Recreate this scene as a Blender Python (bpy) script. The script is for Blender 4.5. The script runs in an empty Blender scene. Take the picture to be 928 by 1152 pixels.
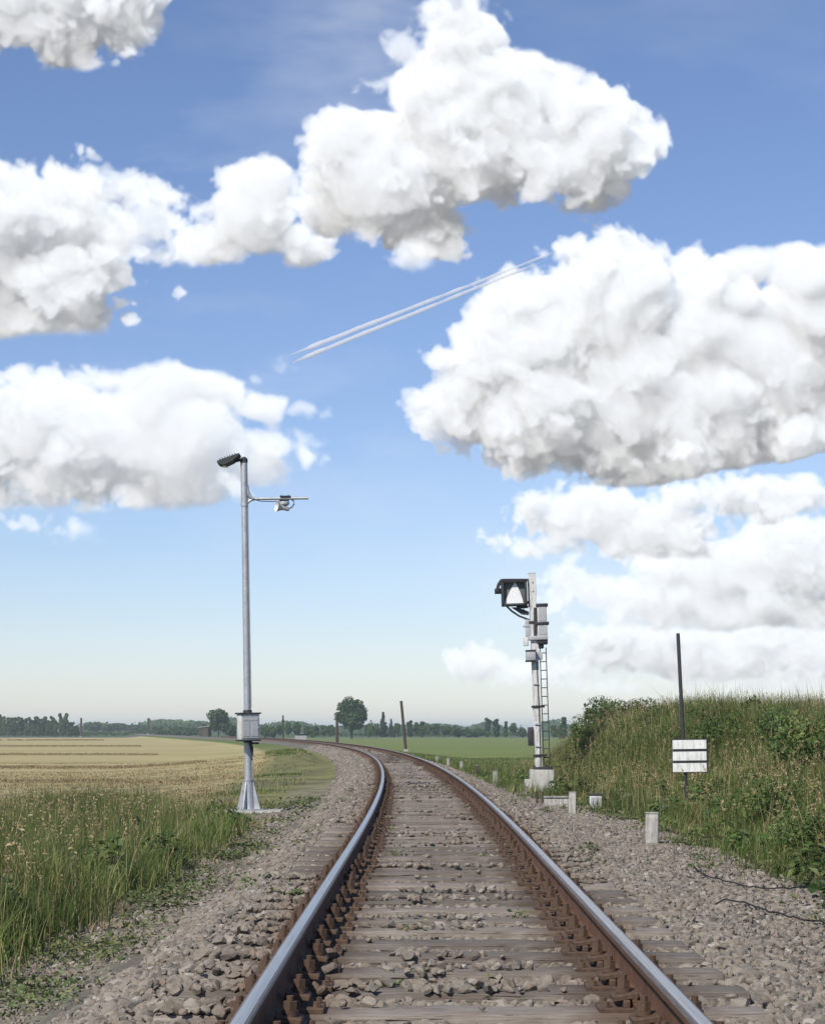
import bpy, bmesh, math, random
import numpy as np
from mathutils import Vector, Matrix, Euler
R = math.radians
rnd = random.Random(7)
SC = bpy.context.scene
COL = SC.collection
F = 2050.0          # focal length in photo pixels (928 px wide frame)
CAMZ = 1.137        # eye height above the sleeper tops (z = 0)

# ---------------------------------------------------------------- helpers
def tag(o, label=None, cat=None, group=None, kind=None):
    if label: o['label'] = label
    if cat: o['category'] = cat
    if group: o['group'] = group
    if kind: o['kind'] = kind
    return o

def empty(name, loc=(0, 0, 0), rot=(0, 0, 0)):
    o = bpy.data.objects.new(name, None); COL.objects.link(o)
    o.empty_display_size = .2
    o.location = loc; o.rotation_euler = rot
    return o

class MB:
    """collects shapes in one bmesh"""
    def __init__(s): s.bm = bmesh.new()
    def _mi(s, faces, mi):
        for f in faces: f.material_index = mi
    def box(s, c, size, rot=None, bevel=0.0, mi=0, seg=1, taper=1.0):
        n0 = set(s.bm.faces)
        m = Matrix.Translation(Vector(c))
        if rot is not None: m = m @ (rot.to_matrix().to_4x4() if isinstance(rot, Euler) else rot)
        v = bmesh.ops.create_cube(s.bm, size=1.0)['verts']
        for q in v:
            k = taper if q.co.z > 0 else 1.0
            q.co = Vector((q.co.x*size[0]*k, q.co.y*size[1]*k, q.co.z*size[2]))
        if bevel > 0:
            es = list({e for q in v for e in q.link_edges})
            r = bmesh.ops.bevel(s.bm, geom=es, offset=bevel, segments=seg, affect='EDGES', profile=.5)
            nf = [f for f in s.bm.faces if f not in n0]
            v = list({q for f in nf for q in f.verts})
        bmesh.ops.transform(s.bm, matrix=m, verts=v)
        s._mi([f for f in s.bm.faces if f not in n0], mi)
        return v
    def cyl(s, p0, p1, r0, r1=None, n=12, mi=0, cap=True):
        if r1 is None: r1 = r0
        n0 = set(s.bm.faces)
        p0 = Vector(p0); p1 = Vector(p1); d = p1-p0
        q = d.to_track_quat('Z', 'Y').to_matrix().to_4x4()
        m = Matrix.Translation((p0+p1)/2) @ q
        bmesh.ops.create_cone(s.bm, cap_ends=cap, cap_tris=False, segments=n, radius1=r0, radius2=max(r1, 1e-4), depth=d.length, matrix=m)
        s._mi([f for f in s.bm.faces if f not in n0], mi)
    def tube(s, pts, r, n=8, mi=0, cap=True):
        pts = [Vector(p) for p in pts]
        rs = r if isinstance(r, (list, tuple)) else [r]*len(pts)
        rings = []
        ref = Vector((0, 0, 1))
        for i, p in enumerate(pts):
            t = (pts[min(i+1, len(pts)-1)]-pts[max(i-1, 0)]).normalized()
            a = t.cross(ref)
            if a.length < .05: a = t.cross(Vector((0, 1, 0)))
            a.normalize(); b = a.cross(t).normalized()
            rings.append([s.bm.verts.new(p+rs[i]*(a*math.cos(2*math.pi*k/n)+b*math.sin(2*math.pi*k/n))) for k in range(n)])
        fs = []
        for i in range(len(rings)-1):
            for k in range(n):
                fs.append(s.bm.faces.new((rings[i][k], rings[i][(k+1) % n], rings[i+1][(k+1) % n], rings[i+1][k])))
        if cap:
            fs.append(s.bm.faces.new(list(reversed(rings[0])))); fs.append(s.bm.faces.new(rings[-1]))
        s._mi(fs, mi)
    def lathe(s, prof, axis_m=None, n=20, mi=0):
        m = axis_m or Matrix.Identity(4)
        rings = []
        for r, z in prof:
            rings.append([s.bm.verts.new(m @ Vector((r*math.cos(2*math.pi*k/n), r*math.sin(2*math.pi*k/n), z))) for k in range(n)])
        fs = []
        for i in range(len(rings)-1):
            for k in range(n):
                fs.append(s.bm.faces.new((rings[i][k], rings[i][(k+1) % n], rings[i+1][(k+1) % n], rings[i+1][k])))
        fs.append(s.bm.faces.new(list(reversed(rings[0])))); fs.append(s.bm.faces.new(rings[-1]))
        s._mi(fs, mi)
    def prism(s, poly, y0, y1, mi=0, m=None):
        """polygon in x,z extruded along y"""
        m = m or Matrix.Identity(4)
        a = [s.bm.verts.new(m @ Vector((x, y0, z))) for x, z in poly]
        b = [s.bm.verts.new(m @ Vector((x, y1, z))) for x, z in poly]
        n = len(poly)
        fs = [s.bm.faces.new(a), s.bm.faces.new(list(reversed(b)))]
        for i in range(n):
            fs.append(s.bm.faces.new((a[i], b[i], b[(i+1) % n], a[(i+1) % n])))
        s._mi(fs, mi)
    def mesh(s, name, mats, sharp=35):
        bmesh.ops.recalc_face_normals(s.bm, faces=s.bm.faces)
        me = bpy.data.meshes.new(name); s.bm.to_mesh(me); s.bm.free()
        for m in (mats if isinstance(mats, (list, tuple)) else [mats]): me.materials.append(m)
        if sharp:
            me.polygons.foreach_set('use_smooth', [True]*len(me.polygons))
            me.set_sharp_from_angle(angle=R(sharp))
        return me
    def build(s, name, mats, parent=None, sharp=35, loc=None):
        return link(name, s.mesh(name, mats, sharp), parent, loc)

def link(name, me, parent=None, loc=None):
    o = bpy.data.objects.new(name, me); COL.objects.link(o)
    if parent is not None: o.parent = parent
    if loc is not None: o.location = loc
    return o

def np_mesh(name, verts, faces, mat, smooth=False):
    """verts (n,3), faces (m,k) of equal size"""
    me = bpy.data.meshes.new(name)
    n = len(verts); m, k = faces.shape
    me.vertices.add(n); me.vertices.foreach_set('co', np.ascontiguousarray(verts, np.float32).ravel())
    me.loops.add(m*k); me.loops.foreach_set('vertex_index', np.ascontiguousarray(faces, np.int32).ravel())
    me.polygons.add(m); me.polygons.foreach_set('loop_start', np.arange(0, m*k, k, dtype=np.int32))
    me.polygons.foreach_set('use_smooth', np.full(m, smooth))
    me.update(calc_edges=True)
    for q in (mat if isinstance(mat, (list, tuple)) else [mat]): me.materials.append(q)
    return me

def copy_tree(o, parent=None):
    c = o.copy(); COL.objects.link(c)
    if parent is not None: c.parent = parent
    for ch in list(o.children): copy_tree(ch, c)
    return c

# ---------------------------------------------------------------- materials
class NT:
    def __init__(s, name):
        s.m = bpy.data.materials.new(name); s.m.use_nodes = True
        s.t = s.m.node_tree; s.n = s.t.nodes; s.l = s.t.links
        s.b = s.n['Principled BSDF']; s.out = s.n['Material Output']
        s.pos = s.n.new('ShaderNodeNewGeometry')
        s.tc = s.n.new('ShaderNodeTexCoord')
    def new(s, t, **kw):
        n = s.n.new(t)
        for k, v in kw.items(): setattr(n, k, v)
        return n
    def L(s, a, b): s.l.new(a, b)
    def noise(s, scale, detail=4, rough=.55, vec=None, stretch=None, obj=True):
        n = s.new('ShaderNodeTexNoise'); n.inputs['Scale'].default_value = scale
        n.inputs['Detail'].default_value = detail; n.inputs['Roughness'].default_value = rough
        src = vec if vec is not None else (s.tc.outputs['Object'] if obj else s.pos.outputs['Position'])
        if stretch:
            mp = s.new('ShaderNodeMapping'); mp.inputs['Scale'].default_value = stretch
            s.L(src, mp.inputs['Vector']); src = mp.outputs['Vector']
        s.L(src, n.inputs['Vector'])
        return n.outputs['Fac']
    def ramp(s, fac, stops):
        n = s.new('ShaderNodeValToRGB'); e = n.color_ramp.elements
        while len(e) < len(stops): e.new(.5)
        for q, (p, c) in zip(e, stops):
            q.position = p; q.color = (*c, 1) if len(c) == 3 else c
        s.L(fac, n.inputs['Fac']); return n.outputs['Color']
    def mix(s, fac, a, b, mode='MIX'):
        n = s.new('ShaderNodeMix', data_type='RGBA', blend_type=mode)
        for sock, v in ((n.inputs[0], fac), (n.inputs[6], a), (n.inputs[7], b)):
            if hasattr(v, 'is_linked'): s.L(v, sock)
            elif isinstance(v, (int, float)): sock.default_value = v
            else: sock.default_value = (*v, 1)
        return n.outputs[2]
    def math(s, op, a, b=None, c=None, clamp=False):
        n = s.new('ShaderNodeMath', operation=op); n.use_clamp = clamp
        for i, v in enumerate((a, b, c)):
            if v is None: continue
            if hasattr(v, 'is_linked'): s.L(v, n.inputs[i])
            else: n.inputs[i].default_value = v
        return n.outputs[0]
    def bump(s, h, strength=.3, dist=.02):
        n = s.new('ShaderNodeBump'); n.inputs['Strength'].default_value = strength; n.inputs['Distance'].default_value = dist
        s.L(h, n.inputs['Height']); s.L(n.outputs['Normal'], s.b.inputs['Normal'])
    def base(s, c):
        if hasattr(c, 'is_linked'): s.L(c, s.b.inputs['Base Color'])
        else: s.b.inputs['Base Color'].default_value = (*c, 1)
    def set(s, rough=.8, metal=0.0, spec=.4):
        s.b.inputs['Roughness'].default_value = rough; s.b.inputs['Metallic'].default_value = metal
        s.b.inputs['Specular IOR Level'].default_value = spec
        return s.m

def weathered(name, c0, c1, c2, scale=6, rough=.8, metal=0, bump=.25, spec=.4, stretch=None, dist=.01, fine=60):
    t = NT(name)
    a = t.noise(scale, 6, .62, stretch=stretch); b = t.noise(fine, 4, .6, stretch=stretch)
    col = t.ramp(a, [(.28, c0), (.5, c1), (.74, c2)])
    col = t.mix(.35, col, t.ramp(b, [(.3, tuple(x*.55 for x in c1)), (.7, tuple(min(1, x*1.35) for x in c1))]))
    t.base(col); t.bump(t.mix(.5, a, b), bump, dist)
    return t.set(rough, metal, spec)

M = {}
M['rust'] = weathered('rail_rust', (.055, .028, .016), (.115, .058, .032), (.17, .092, .052), 9, .82, 0, .3, .3, fine=90)
t = NT('rail_steel')
a = t.noise(3, 4, .6, stretch=(14, .5, 1)); a2 = t.noise(2.2, 5, .7, stretch=(30, .35, 1)); t.base(t.mix(t.ramp(a2, [(.55, (0, 0, 0)), (.68, (.7, .7, .7))]), t.ramp(a, [(.3, (.34, .33, .315)), (.7, (.60, .585, .565))]), (.20, .17, .145)))
rr = t.new('ShaderNodeMapRange'); rr.inputs[3].default_value = .2; rr.inputs[4].default_value = .42; t.L(a, rr.inputs[0]); t.L(rr.outputs[0], t.b.inputs['Roughness'])
t.set(.3, .85, .5); M['steel'] = t.m; t.L(rr.outputs[0], t.b.inputs['Roughness'])
M['worn'] = weathered('rail_shoulder', (.075, .055, .045), (.14, .115, .10), (.24, .22, .205), 5, .5, .5, .1, .4, stretch=(20, .8, 1))
M['clip'] = weathered('clip_iron', (.04, .026, .018), (.085, .052, .034), (.14, .085, .05), 14, .8, 0, .3, .3)
# timber sleepers: grain along the sleeper (object x)
t = NT('sleeper_timber')
oi = t.new('ShaderNodeObjectInfo')
g = t.noise(5, 6, .65, stretch=(.6, 16, 16)); g2 = t.noise(12, 5, .7, stretch=(.25, 24, 6)); g3 = t.noise(2.2, 4, .6)
col = t.ramp(g, [(.25, (.095, .078, .063)), (.5, (.205, .178, .150)), (.78, (.34, .305, .265))])
col = t.mix(t.ramp(g2, [(.36, (1, 1, 1)), (.44, (0, 0, 0))]), col, (.018, .013, .010))
col = t.mix(t.math('MULTIPLY', t.math('SUBTRACT', g3, .45, clamp=True), 1.6), col, (.10, .062, .038))
sx_ = t.new('ShaderNodeSeparateXYZ'); t.L(t.tc.outputs['Object'], sx_.inputs[0])
gd = t.math('ABSOLUTE', t.math('SUBTRACT', t.math('ABSOLUTE', sx_.outputs[0]), .755))
gm = t.new('ShaderNodeMapRange', interpolation_type='SMOOTHSTEP'); gm.inputs[1].default_value = .42; gm.inputs[2].default_value = .12; t.L(t.math('ADD', gd, t.math('MULTIPLY', t.math('SUBTRACT', t.noise(7, 4, .7), .5), .35)), gm.inputs[0])
col = t.mix(t.math('MULTIPLY', gm.outputs[0], .72), col, (.075, .048, .032))
hv = t.new('ShaderNodeHueSaturation'); t.L(col, hv.inputs['Color'])
mr = t.new('ShaderNodeMapRange'); mr.inputs[3].default_value = .7; mr.inputs[4].default_value = 1.3; t.L(oi.outputs['Random'], mr.inputs[0]); t.L(mr.outputs[0], hv.inputs['Value'])
t.base(hv.outputs['Color']); t.bump(t.mix(.6, g, g2), .6, .012); M['timber'] = t.set(.9, 0, .2)
# ballast stones: a colour per stone, brake rust near the rails
t = NT('ballast_stone')
rp = t.pos.outputs['Random Per Island']
col = t.ramp(rp, [(0, (.060, .052, .044)), (.22, (.140, .124, .104)), (.42, (.225, .192, .150)), (.58, (.165, .118, .080)), (.74, (.265, .240, .200)), (.88, (.210, .160, .112)), (1, (.43, .40, .345))])
n1 = t.noise(28, 5, .65, obj=False); col = t.mix(.5, col, t.ramp(n1, [(.25, (.085, .074, .060)), (.75, (.30, .265, .22))]))
at = t.new('ShaderNodeAttribute', attribute_name='rusty')
col = t.mix(t.math('MULTIPLY', at.outputs['Fac'], .85), col, (.115, .066, .040))
t.base(col); t.bump(t.noise(120, 4, .7, obj=False), .35, .004); M['stone'] = t.set(.92, 0, .25)
def streaked(name, c0, c1, c2, dirt):
    m = weathered(name, c0, c1, c2, 5, .9, 0, .35, .25, fine=70)
    t = NT.__new__(NT); t.m = m; t.t = m.node_tree; t.n = t.t.nodes; t.l = t.t.links; t.b = t.n['Principled BSDF']
    t.pos = next(q for q in t.n if q.type == 'NEW_GEOMETRY'); t.tc = next(q for q in t.n if q.type == 'TEX_COORD')
    old = t.b.inputs['Base Color'].links[0].from_socket
    s = t.noise(6, 5, .65, stretch=(3, 3, .35), obj=False); q = t.noise(16, 5, .7, obj=False)
    k = t.math('ADD', t.ramp(s, [(.46, (0, 0, 0)), (.66, (.75, .75, .75))]), t.ramp(q, [(.55, (0, 0, 0)), (.72, (.6, .6, .6))]), clamp=True)
    t.base(t.mix(k, old, dirt)); return m
M['concrete'] = streaked('concrete', (.29, .28, .25), (.43, .415, .38), (.54, .525, .49), (.16, .145, .11))
M['concrete_old'] = streaked('old_concrete', (.18, .17, .145), (.33, .315, .28), (.47, .45, .41), (.10, .10, .06))
M['galv'] = weathered('galvanised_steel', (.30, .31, .32), (.42, .43, .44), (.52, .53, .535), 7, .48, .55, .08, .5, fine=40)
M['greypaint'] = weathered('grey_paint', (.29, .30, .30), (.36, .37, .37), (.42, .43, .43), 5, .5, 0, .06, .45)
M['lightpaint'] = streaked('light_grey_paint', (.47, .48, .47), (.58, .585, .57), (.66, .66, .64), (.34, .29, .225)); M['lightpaint'].node_tree.nodes['Principled BSDF'].inputs['Roughness'].default_value = .55
M['dark'] = weathered('dark_paint', (.018, .019, .02), (.032, .033, .034), (.055, .055, .055), 8, .6, 0, .1, .4)
M['white_old'] = streaked('weathered_board', (.60, .60, .57), (.74, .74, .71), (.80, .80, .78), (.42, .40, .34))
M['darkgrey'] = weathered('dark_grey_paint', (.085, .088, .09), (.12, .122, .125), (.16, .162, .165), 5, .55, 0, .06, .4)
M['white'] = weathered('white_enamel', (.62, .62, .59), (.76, .76, .73), (.82, .82, .80), 5, .42, 0, .04, .45)
M['black'] = weathered('black_enamel', (.012, .012, .013), (.022, .022, .023), (.035, .035, .035), 8, .5, 0, .05, .45)
M['rubber'] = weathered('cable_rubber', (.012, .012, .012), (.022, .021, .02), (.05, .045, .04), 12, .75, 0, .1, .3)
M['polewood'] = weathered('tarred_wood', (.030, .023, .018), (.065, .050, .038), (.115, .09, .07), 6, .9, 0, .4, .2, stretch=(8, 8, .5))
t = NT('lens_glass'); t.base((.55, .6, .62)); t.set(.08, 0, .6); M['glass'] = t.m
t = NT('solar_panel'); t.base((.012, .018, .045)); M['solar'] = t.set(.15, 0, .6)
M['plaster'] = weathered('farm_wall', (.45, .40, .33), (.55, .50, .42), (.62, .57, .50), 1.2, .9, 0, .1, .2, fine=8)
M['rooftile'] = weathered('roof_tiles', (.16, .055, .035), (.22, .08, .05), (.27, .11, .07), 1.5, .9, 0, .2, .2, fine=10)
M['bark'] = weathered('bark', (.05, .04, .03), (.085, .07, .055), (.13, .11, .09), 4, .95, 0, .4, .2)

def leafmat(name, stops, trans=.25, rough=.6, big=None):
    t = NT(name)
    col = t.ramp(t.pos.outputs['Random Per Island'], stops)
    if big:
        n = t.noise(big, 3, .5, obj=False)
        hv = t.new('ShaderNodeHueSaturation'); t.L(col, hv.inputs['Color'])
        mr = t.new('ShaderNodeMapRange'); mr.inputs[1].default_value = .3; mr.inputs[2].default_value = .7
        mr.inputs[3].default_value = .62; mr.inputs[4].default_value = 1.35; t.L(n, mr.inputs[0]); t.L(mr.outputs[0], hv.inputs['Value'])
        mh = t.new('ShaderNodeMapRange'); mh.inputs[1].default_value = .3; mh.inputs[2].default_value = .7
        mh.inputs[3].default_value = .485; mh.inputs[4].default_value = .515; t.L(t.noise(big*.6, 2, .5, obj=False), mh.inputs[0]); t.L(mh.outputs[0], hv.inputs['Hue'])
        col = hv.outputs['Color']
    t.base(col); t.set(rough, 0, .3)
    tr = t.new('ShaderNodeBsdfTranslucent'); t.L(col, tr.inputs['Color'])
    mx = t.new('ShaderNodeMixShader'); mx.inputs[0].default_value = trans
    t.L(t.b.outputs[0], mx.inputs[1]); t.L(tr.outputs[0], mx.inputs[2]); t.L(mx.outputs[0], t.out.inputs['Surface'])
    return t.m
G = lambda k: [(p, tuple(x*k for x in c)) for p, c in [(0, (.055, .095, .018)), (.3, (.085, .135, .025)), (.55, (.125, .17, .038)), (.75, (.175, .19, .06)), (.9, (.26, .225, .10)), (1, (.36, .30, .16))]]
M['grass'] = leafmat('meadow_grass', G(1.0), .3, .6, .5)
M['bankgrass'] = leafmat('bank_grass', [(0, (.045, .085, .015)), (.35, (.075, .125, .022)), (.6, (.11, .155, .032)), (.8, (.165, .18, .055)), (.93, (.27, .22, .10)), (1, (.34, .27, .13))], .3, .6, .45)
M['weed'] = leafmat('weed_leaves', [(0, (.06, .09, .028)), (.4, (.10, .14, .045)), (.7, (.15, .175, .065)), (1, (.24, .21, .11))], .25, .55, .9)
M['straw'] = leafmat('dry_stalks', [(0, (.22, .165, .08)), (.5, (.33, .26, .13)), (1, (.44, .36, .20))], .2, .8, None)
M['flower'] = leafmat('flower_heads', [(0, (.62, .60, .52)), (.55, (.72, .70, .62)), (.8, (.60, .48, .06)), (1, (.34, .18, .42))], .2, .8, None)
M['tree_a'] = leafmat('crown_leaves', [(0, (.022, .05, .012)), (.5, (.04, .08, .018)), (1, (.07, .115, .03))], .2, .6, .25)
M['tree_b'] = leafmat('pale_crown_leaves', [(0, (.035, .065, .018)), (.5, (.06, .10, .028)), (1, (.095, .14, .045))], .2, .6, .25)
M['tree_c'] = leafmat('dark_needles', [(0, (.014, .032, .014)), (.5, (.025, .05, .02)), (1, (.04, .07, .028))], .12, .6, .3)
M['shrub'] = leafmat('shrub_leaves', [(0, (.045, .085, .02)), (.5, (.085, .135, .032)), (1, (.15, .19, .055))], .35, .55, 1.0)

# ---------------------------------------------------------------- numeric noise
def vnoise(x, y, seed):
    r = np.random.RandomState(seed); T = r.rand(256, 256)
    xi = np.floor(x).astype(int); yi = np.floor(y).astype(int); fx = x-xi; fy = y-yi
    fx = fx*fx*fx*(fx*(fx*6-15)+10); fy = fy*fy*fy*(fy*(fy*6-15)+10)
    a = T[yi % 256, xi % 256]; b = T[yi % 256, (xi+1) % 256]; c = T[(yi+1) % 256, xi % 256]; d = T[(yi+1) % 256, (xi+1) % 256]
    return (a*(1-fx)+b*fx)*(1-fy)+(c*(1-fx)+d*fx)*fy

def fbm(x, y, sc, o, seed, g=.5):
    s = 0; a = 1; t = 0
    for i in range(o):
        s = s+a*vnoise(x/sc+i*17.3, y/sc+i*5.1, seed+i); t += a; a *= g; sc *= .47
    return s/t

def sstep(a, b, x):
    t = np.clip((x-a)/(b-a), 0, 1); return t*t*(3-2*t)

# ---------------------------------------------------------------- alignment and terrain
def cx(y):
    """x of the track centre line at distance y"""
    y = np.asarray(y, float)
    a = np.clip(y-15, 0, 100); b = np.clip(y-115, 0, 165); e = np.clip(y-280, 0, None)
    return .19+.0063*(y-6)-a*a/2100-(np.clip(y-115, 0, None))*(100/1050.)-b*b/3200-e*(165/1600.)
def slope(y): return float((cx(y+.05)-cx(y-.05))/.1)
LX = np.array([-4000, -60, -9, -6.5, -4.6, -3.6, -2.9, -2.3, -1.9, -1.42, -1.1])
LZ = np.array([-.9, -.9, -.88, -.70, -.44, -.37, -.37, -.36, -.30, -.06, -.085])
RX = np.array([1.1, 1.45, 2.0, 3.3, 4.1, 5.2, 6.4, 7.6, 9.5, 14, 30, 60, 4000])
RN = np.array([-.085, -.06, -.20, -.22, -.08, .22, .72, .98, 1.05, .95, .7, .3, -.9])
RF = np.array([-.085, -.06, -.26, -.42, -.52, -.62, -.72, -.82, -.9, -.9, -.9, -.9, -.9])
def ground_z(s, y):
    s = np.asarray(s, float); y = np.asarray(y, float)
    l = np.interp(s, LX, LZ)
    shift = sstep(33, 44, y); sb = np.where(s > 3.6, s+np.minimum((s-3.6)*1.6, 2.3)*shift, s)
    n = np.interp(sb, RX, RN)*(1+.24*shift*(s > 4.6)); f = np.interp(s, RX, RF)
    shelf = -.20*sstep(24, 40, y)*sstep(1.6, 2.4, s)*(1-sstep(4.4, 6.5, s))
    b = 1-sstep(50, 62, y)
    r = (n+shelf)*b+f*(1-b)
    z = np.where(s < 0, l, r)
    m = sstep(70, 90, y)*(1-sstep(105, 130, y))*sstep(-14, -7, s)*(1-sstep(-3.4, -2.4, s))
    z = z+.32*m
    off = sstep(1.5, 3.2, np.abs(s))
    z = z+off*(fbm(s+y*.3, y, 3.1, 3, 301)-.5)*.16*(1-sstep(60, 200, y))+(1-off)*(fbm(s*2, y*2, 1.1, 3, 341)-.5)*.03
    return z
def gz(x, y): return float(ground_z(x-float(cx(y)), y))

def build_ground():
    s = np.concatenate([[-5000, -2500, -1200, -600, -300, -150, -80, -50, -32], np.arange(-24, -8, 1.2), np.arange(-8, -3, .35), np.arange(-3, 3.4, .14),
                        np.arange(3.4, 10, .3), np.arange(10, 24, 1.5), [26, 32, 50, 80, 150, 300, 600, 1200, 2500, 5000]])
    y = np.concatenate([[-60, -20, -6, 0], np.arange(2, 40, .25), np.arange(40, 90, .8), np.arange(90, 200, 3), np.arange(200, 600, 14), [620, 700, 850, 1100, 1500, 2200, 3500, 6000]])
    S, Y = np.meshgrid(s, y); Z = ground_z(S, Y); X = S+cx(Y)
    v = np.stack([X, Y, Z], -1).reshape(-1, 3); nx = len(s); ny = len(y)
    i = (np.arange(ny-1)[:, None]*nx+np.arange(nx-1)[None]).ravel()
    f = np.stack([i, i+1, i+1+nx, i+nx], 1)
    me = np_mesh('ground', v, f, ground_mat(), True)
    a = me.attributes.new('lat', 'FLOAT', 'POINT'); a.data.foreach_set('value', S.ravel().astype(np.float32))
    tag(link('ground', me), kind='structure')

def ground_mat():
    t = NT('ground')
    P = t.pos.outputs['Position']
    lat = t.new('ShaderNodeAttribute', attribute_name='lat').outputs['Fac']
    xyz = t.new('ShaderNodeSeparateXYZ'); t.L(P, xyz.inputs[0]); y = xyz.outputs[1]
    n1 = t.noise(.9, 5, .6, obj=False); n2 = t.noise(9, 5, .65, obj=False); n3 = t.noise(45, 5, .7, obj=False); nb = t.noise(.05, 4, .6, obj=False)
    wob = t.math('MULTIPLY', t.math('SUBTRACT', n2, .5), .7)
    latw = t.math('ADD', lat, wob)
    def step(v, a, b):
        m = t.new('ShaderNodeMapRange', interpolation_type='SMOOTHSTEP'); m.inputs[1].default_value = a; m.inputs[2].default_value = b
        t.L(v, m.inputs[0]); return m.outputs[0]
    soil = t.ramp(n3, [(.2, (.045, .036, .024)), (.5, (.095, .078, .052)), (.8, (.16, .135, .095))])
    gravel = t.mix(.55, t.ramp(n3, [(.3, (.06, .055, .048)), (.55, (.15, .138, .12)), (.8, (.26, .245, .22))]), t.ramp(n2, [(.3, (.07, .058, .045)), (.7, (.19, .17, .145))]))
    grass = t.mix(.5, t.ramp(n2, [(.25, (.045, .075, .016)), (.55, (.095, .135, .03)), (.8, (.19, .185, .075))]), t.ramp(n1, [(.3, (.07, .11, .022)), (.7, (.15, .165, .05))]))
    # mown field: pale stubble with swaths running across
    rows = t.mix(.5, t.noise(1, 5, .6, stretch=(.006, .34, 1), obj=False), t.noise(1, 4, .6, stretch=(.003, .075, 1), obj=False)); fine = t.noise(1, 5, .7, stretch=(.25, 3.5, 1), obj=False)
    stub = t.mix(.45, t.ramp(rows, [(.36, (.15, .155, .05)), (.46, (.31, .265, .115)), (.53, (.43, .355, .18)), (.60, (.20, .195, .07)), (.66, (.38, .32, .15))]), t.ramp(fine, [(.3, (.20, .18, .07)), (.7, (.46, .38, .20))]))
    mead = t.mix(.5, t.ramp(rows, [(.3, (.085, .13, .028)), (.55, (.15, .185, .05)), (.75, (.25, .235, .09))]), t.ramp(fine, [(.3, (.08, .12, .028)), (.7, (.20, .21, .07))]))
    crop = t.ramp(nb, [(.3, (.035, .07, .015)), (.7, (.06, .105, .022))])
    left = step(latw, -4.6, -5.6); right = step(lat, 8, 11)
    yw = t.math('ADD', y, t.math('MULTIPLY', t.math('SUBTRACT', n1, .5), 6.))
    dry = t.mix(.5, t.ramp(n2, [(.25, (.10, .105, .035)), (.55, (.185, .175, .07)), (.8, (.29, .25, .13))]), t.ramp(n1, [(.3, (.11, .125, .035)), (.7, (.26, .225, .105))]))
    opn = t.math('MULTIPLY', step(yw, 33, 42), t.math('MULTIPLY', step(lat, 0, -1), step(yw, 190, 130)))
    c = t.mix(left, t.mix(t.math('MULTIPLY', opn, .8), grass, dry), t.mix(step(yw, 36, 40), grass, stub))
    c = t.mix(right, c, mead)
    c = t.mix(t.math('MULTIPLY', step(y, 505, 508), step(y, 565, 562)), c, (.10, .098, .092))    # farm road
    c = t.mix(step(y, 566, 570), c, crop)
    gr = t.math('MULTIPLY', step(latw, -2.25, -1.95), step(latw, 3.5, 2.9))
    # past the signal the gravel shoulder narrows
    gr2 = t.math('MULTIPLY', step(latw, -2.2, -1.9), step(latw, 2.5, 2.1))
    gg = t.mix(step(y, 40, 60), gr, gr2)
    sand = t.ramp(n3, [(.2, (.15, .13, .095)), (.5, (.26, .23, .18)), (.8, (.36, .33, .27))])
    strip = t.math('MULTIPLY', t.math('MULTIPLY', step(latw, -3.1, -2.75), step(latw, -1.9, -2.1)), step(y, 60, 34))
    c = t.mix(t.math('MULTIPLY', strip, .75), c, sand)
    c = t.mix(gg, c, gravel)
    # bare soil patches on the verges
    near = t.math('MULTIPLY', t.math('SUBTRACT', 1, gg), step(y, 120, 50))
    c = t.mix(t.math('MULTIPLY', t.math('MULTIPLY', near, t.ramp(n1, [(.42, (1, 1, 1)), (.56, (0, 0, 0))])), .7), c, soil)
    t.base(c); t.bump(t.mix(.5, n2, n3), .7, .04)
    return t.set(.95, 0, .15)

# ---------------------------------------------------------------- railway track
ZR = .19                                     # top of rail
def frame_at(y):
    a = math.atan(slope(y)); return float(cx(y)), -a   # rotation about z so that local y runs along the track

def rail_mesh(off):
    h = .17
    prof = [(-.0625, 0), (-.0625, .012), (-.013, .03), (-.008, .06), (-.008, .112), (-.012, .122), (-.034, .134), (-.036, .158), (-.032, .166), (-.022, .170),
            (.022, .170), (.032, .166), (.036, .158), (.034, .134), (.012, .122), (.008, .112), (.008, .06), (.013, .03), (.0625, .012), (.0625, 0)]
    ys = np.concatenate([np.arange(2.5, 60, .6), np.arange(60, 300, 2.0)])
    P = []
    for y in ys:
        sl = slope(y); k = 1/math.hypot(1, sl); X = float(cx(y))
        for a, z in prof:
            d = off+a
            P.append((X+d*k, y-d*k*sl, ZR-h+z))
    n = len(prof); m = len(ys)
    f = []; mi = []
    for i in range(m-1):
        for k in range(n):
            k2 = (k+1) % n
            f.append((i*n+k, (i+1)*n+k, (i+1)*n+k2, i*n+k2)); mi.append(1 if k == 9 else 2 if k in (8, 10, 7, 11) else 0)
    me = np_mesh('rail', np.array(P), np.array(f), [M['rust'], M['steel'], M['worn']], True)
    me.polygons.foreach_set('material_index', mi); me.set_sharp_from_angle(angle=R(28))
    return me

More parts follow.
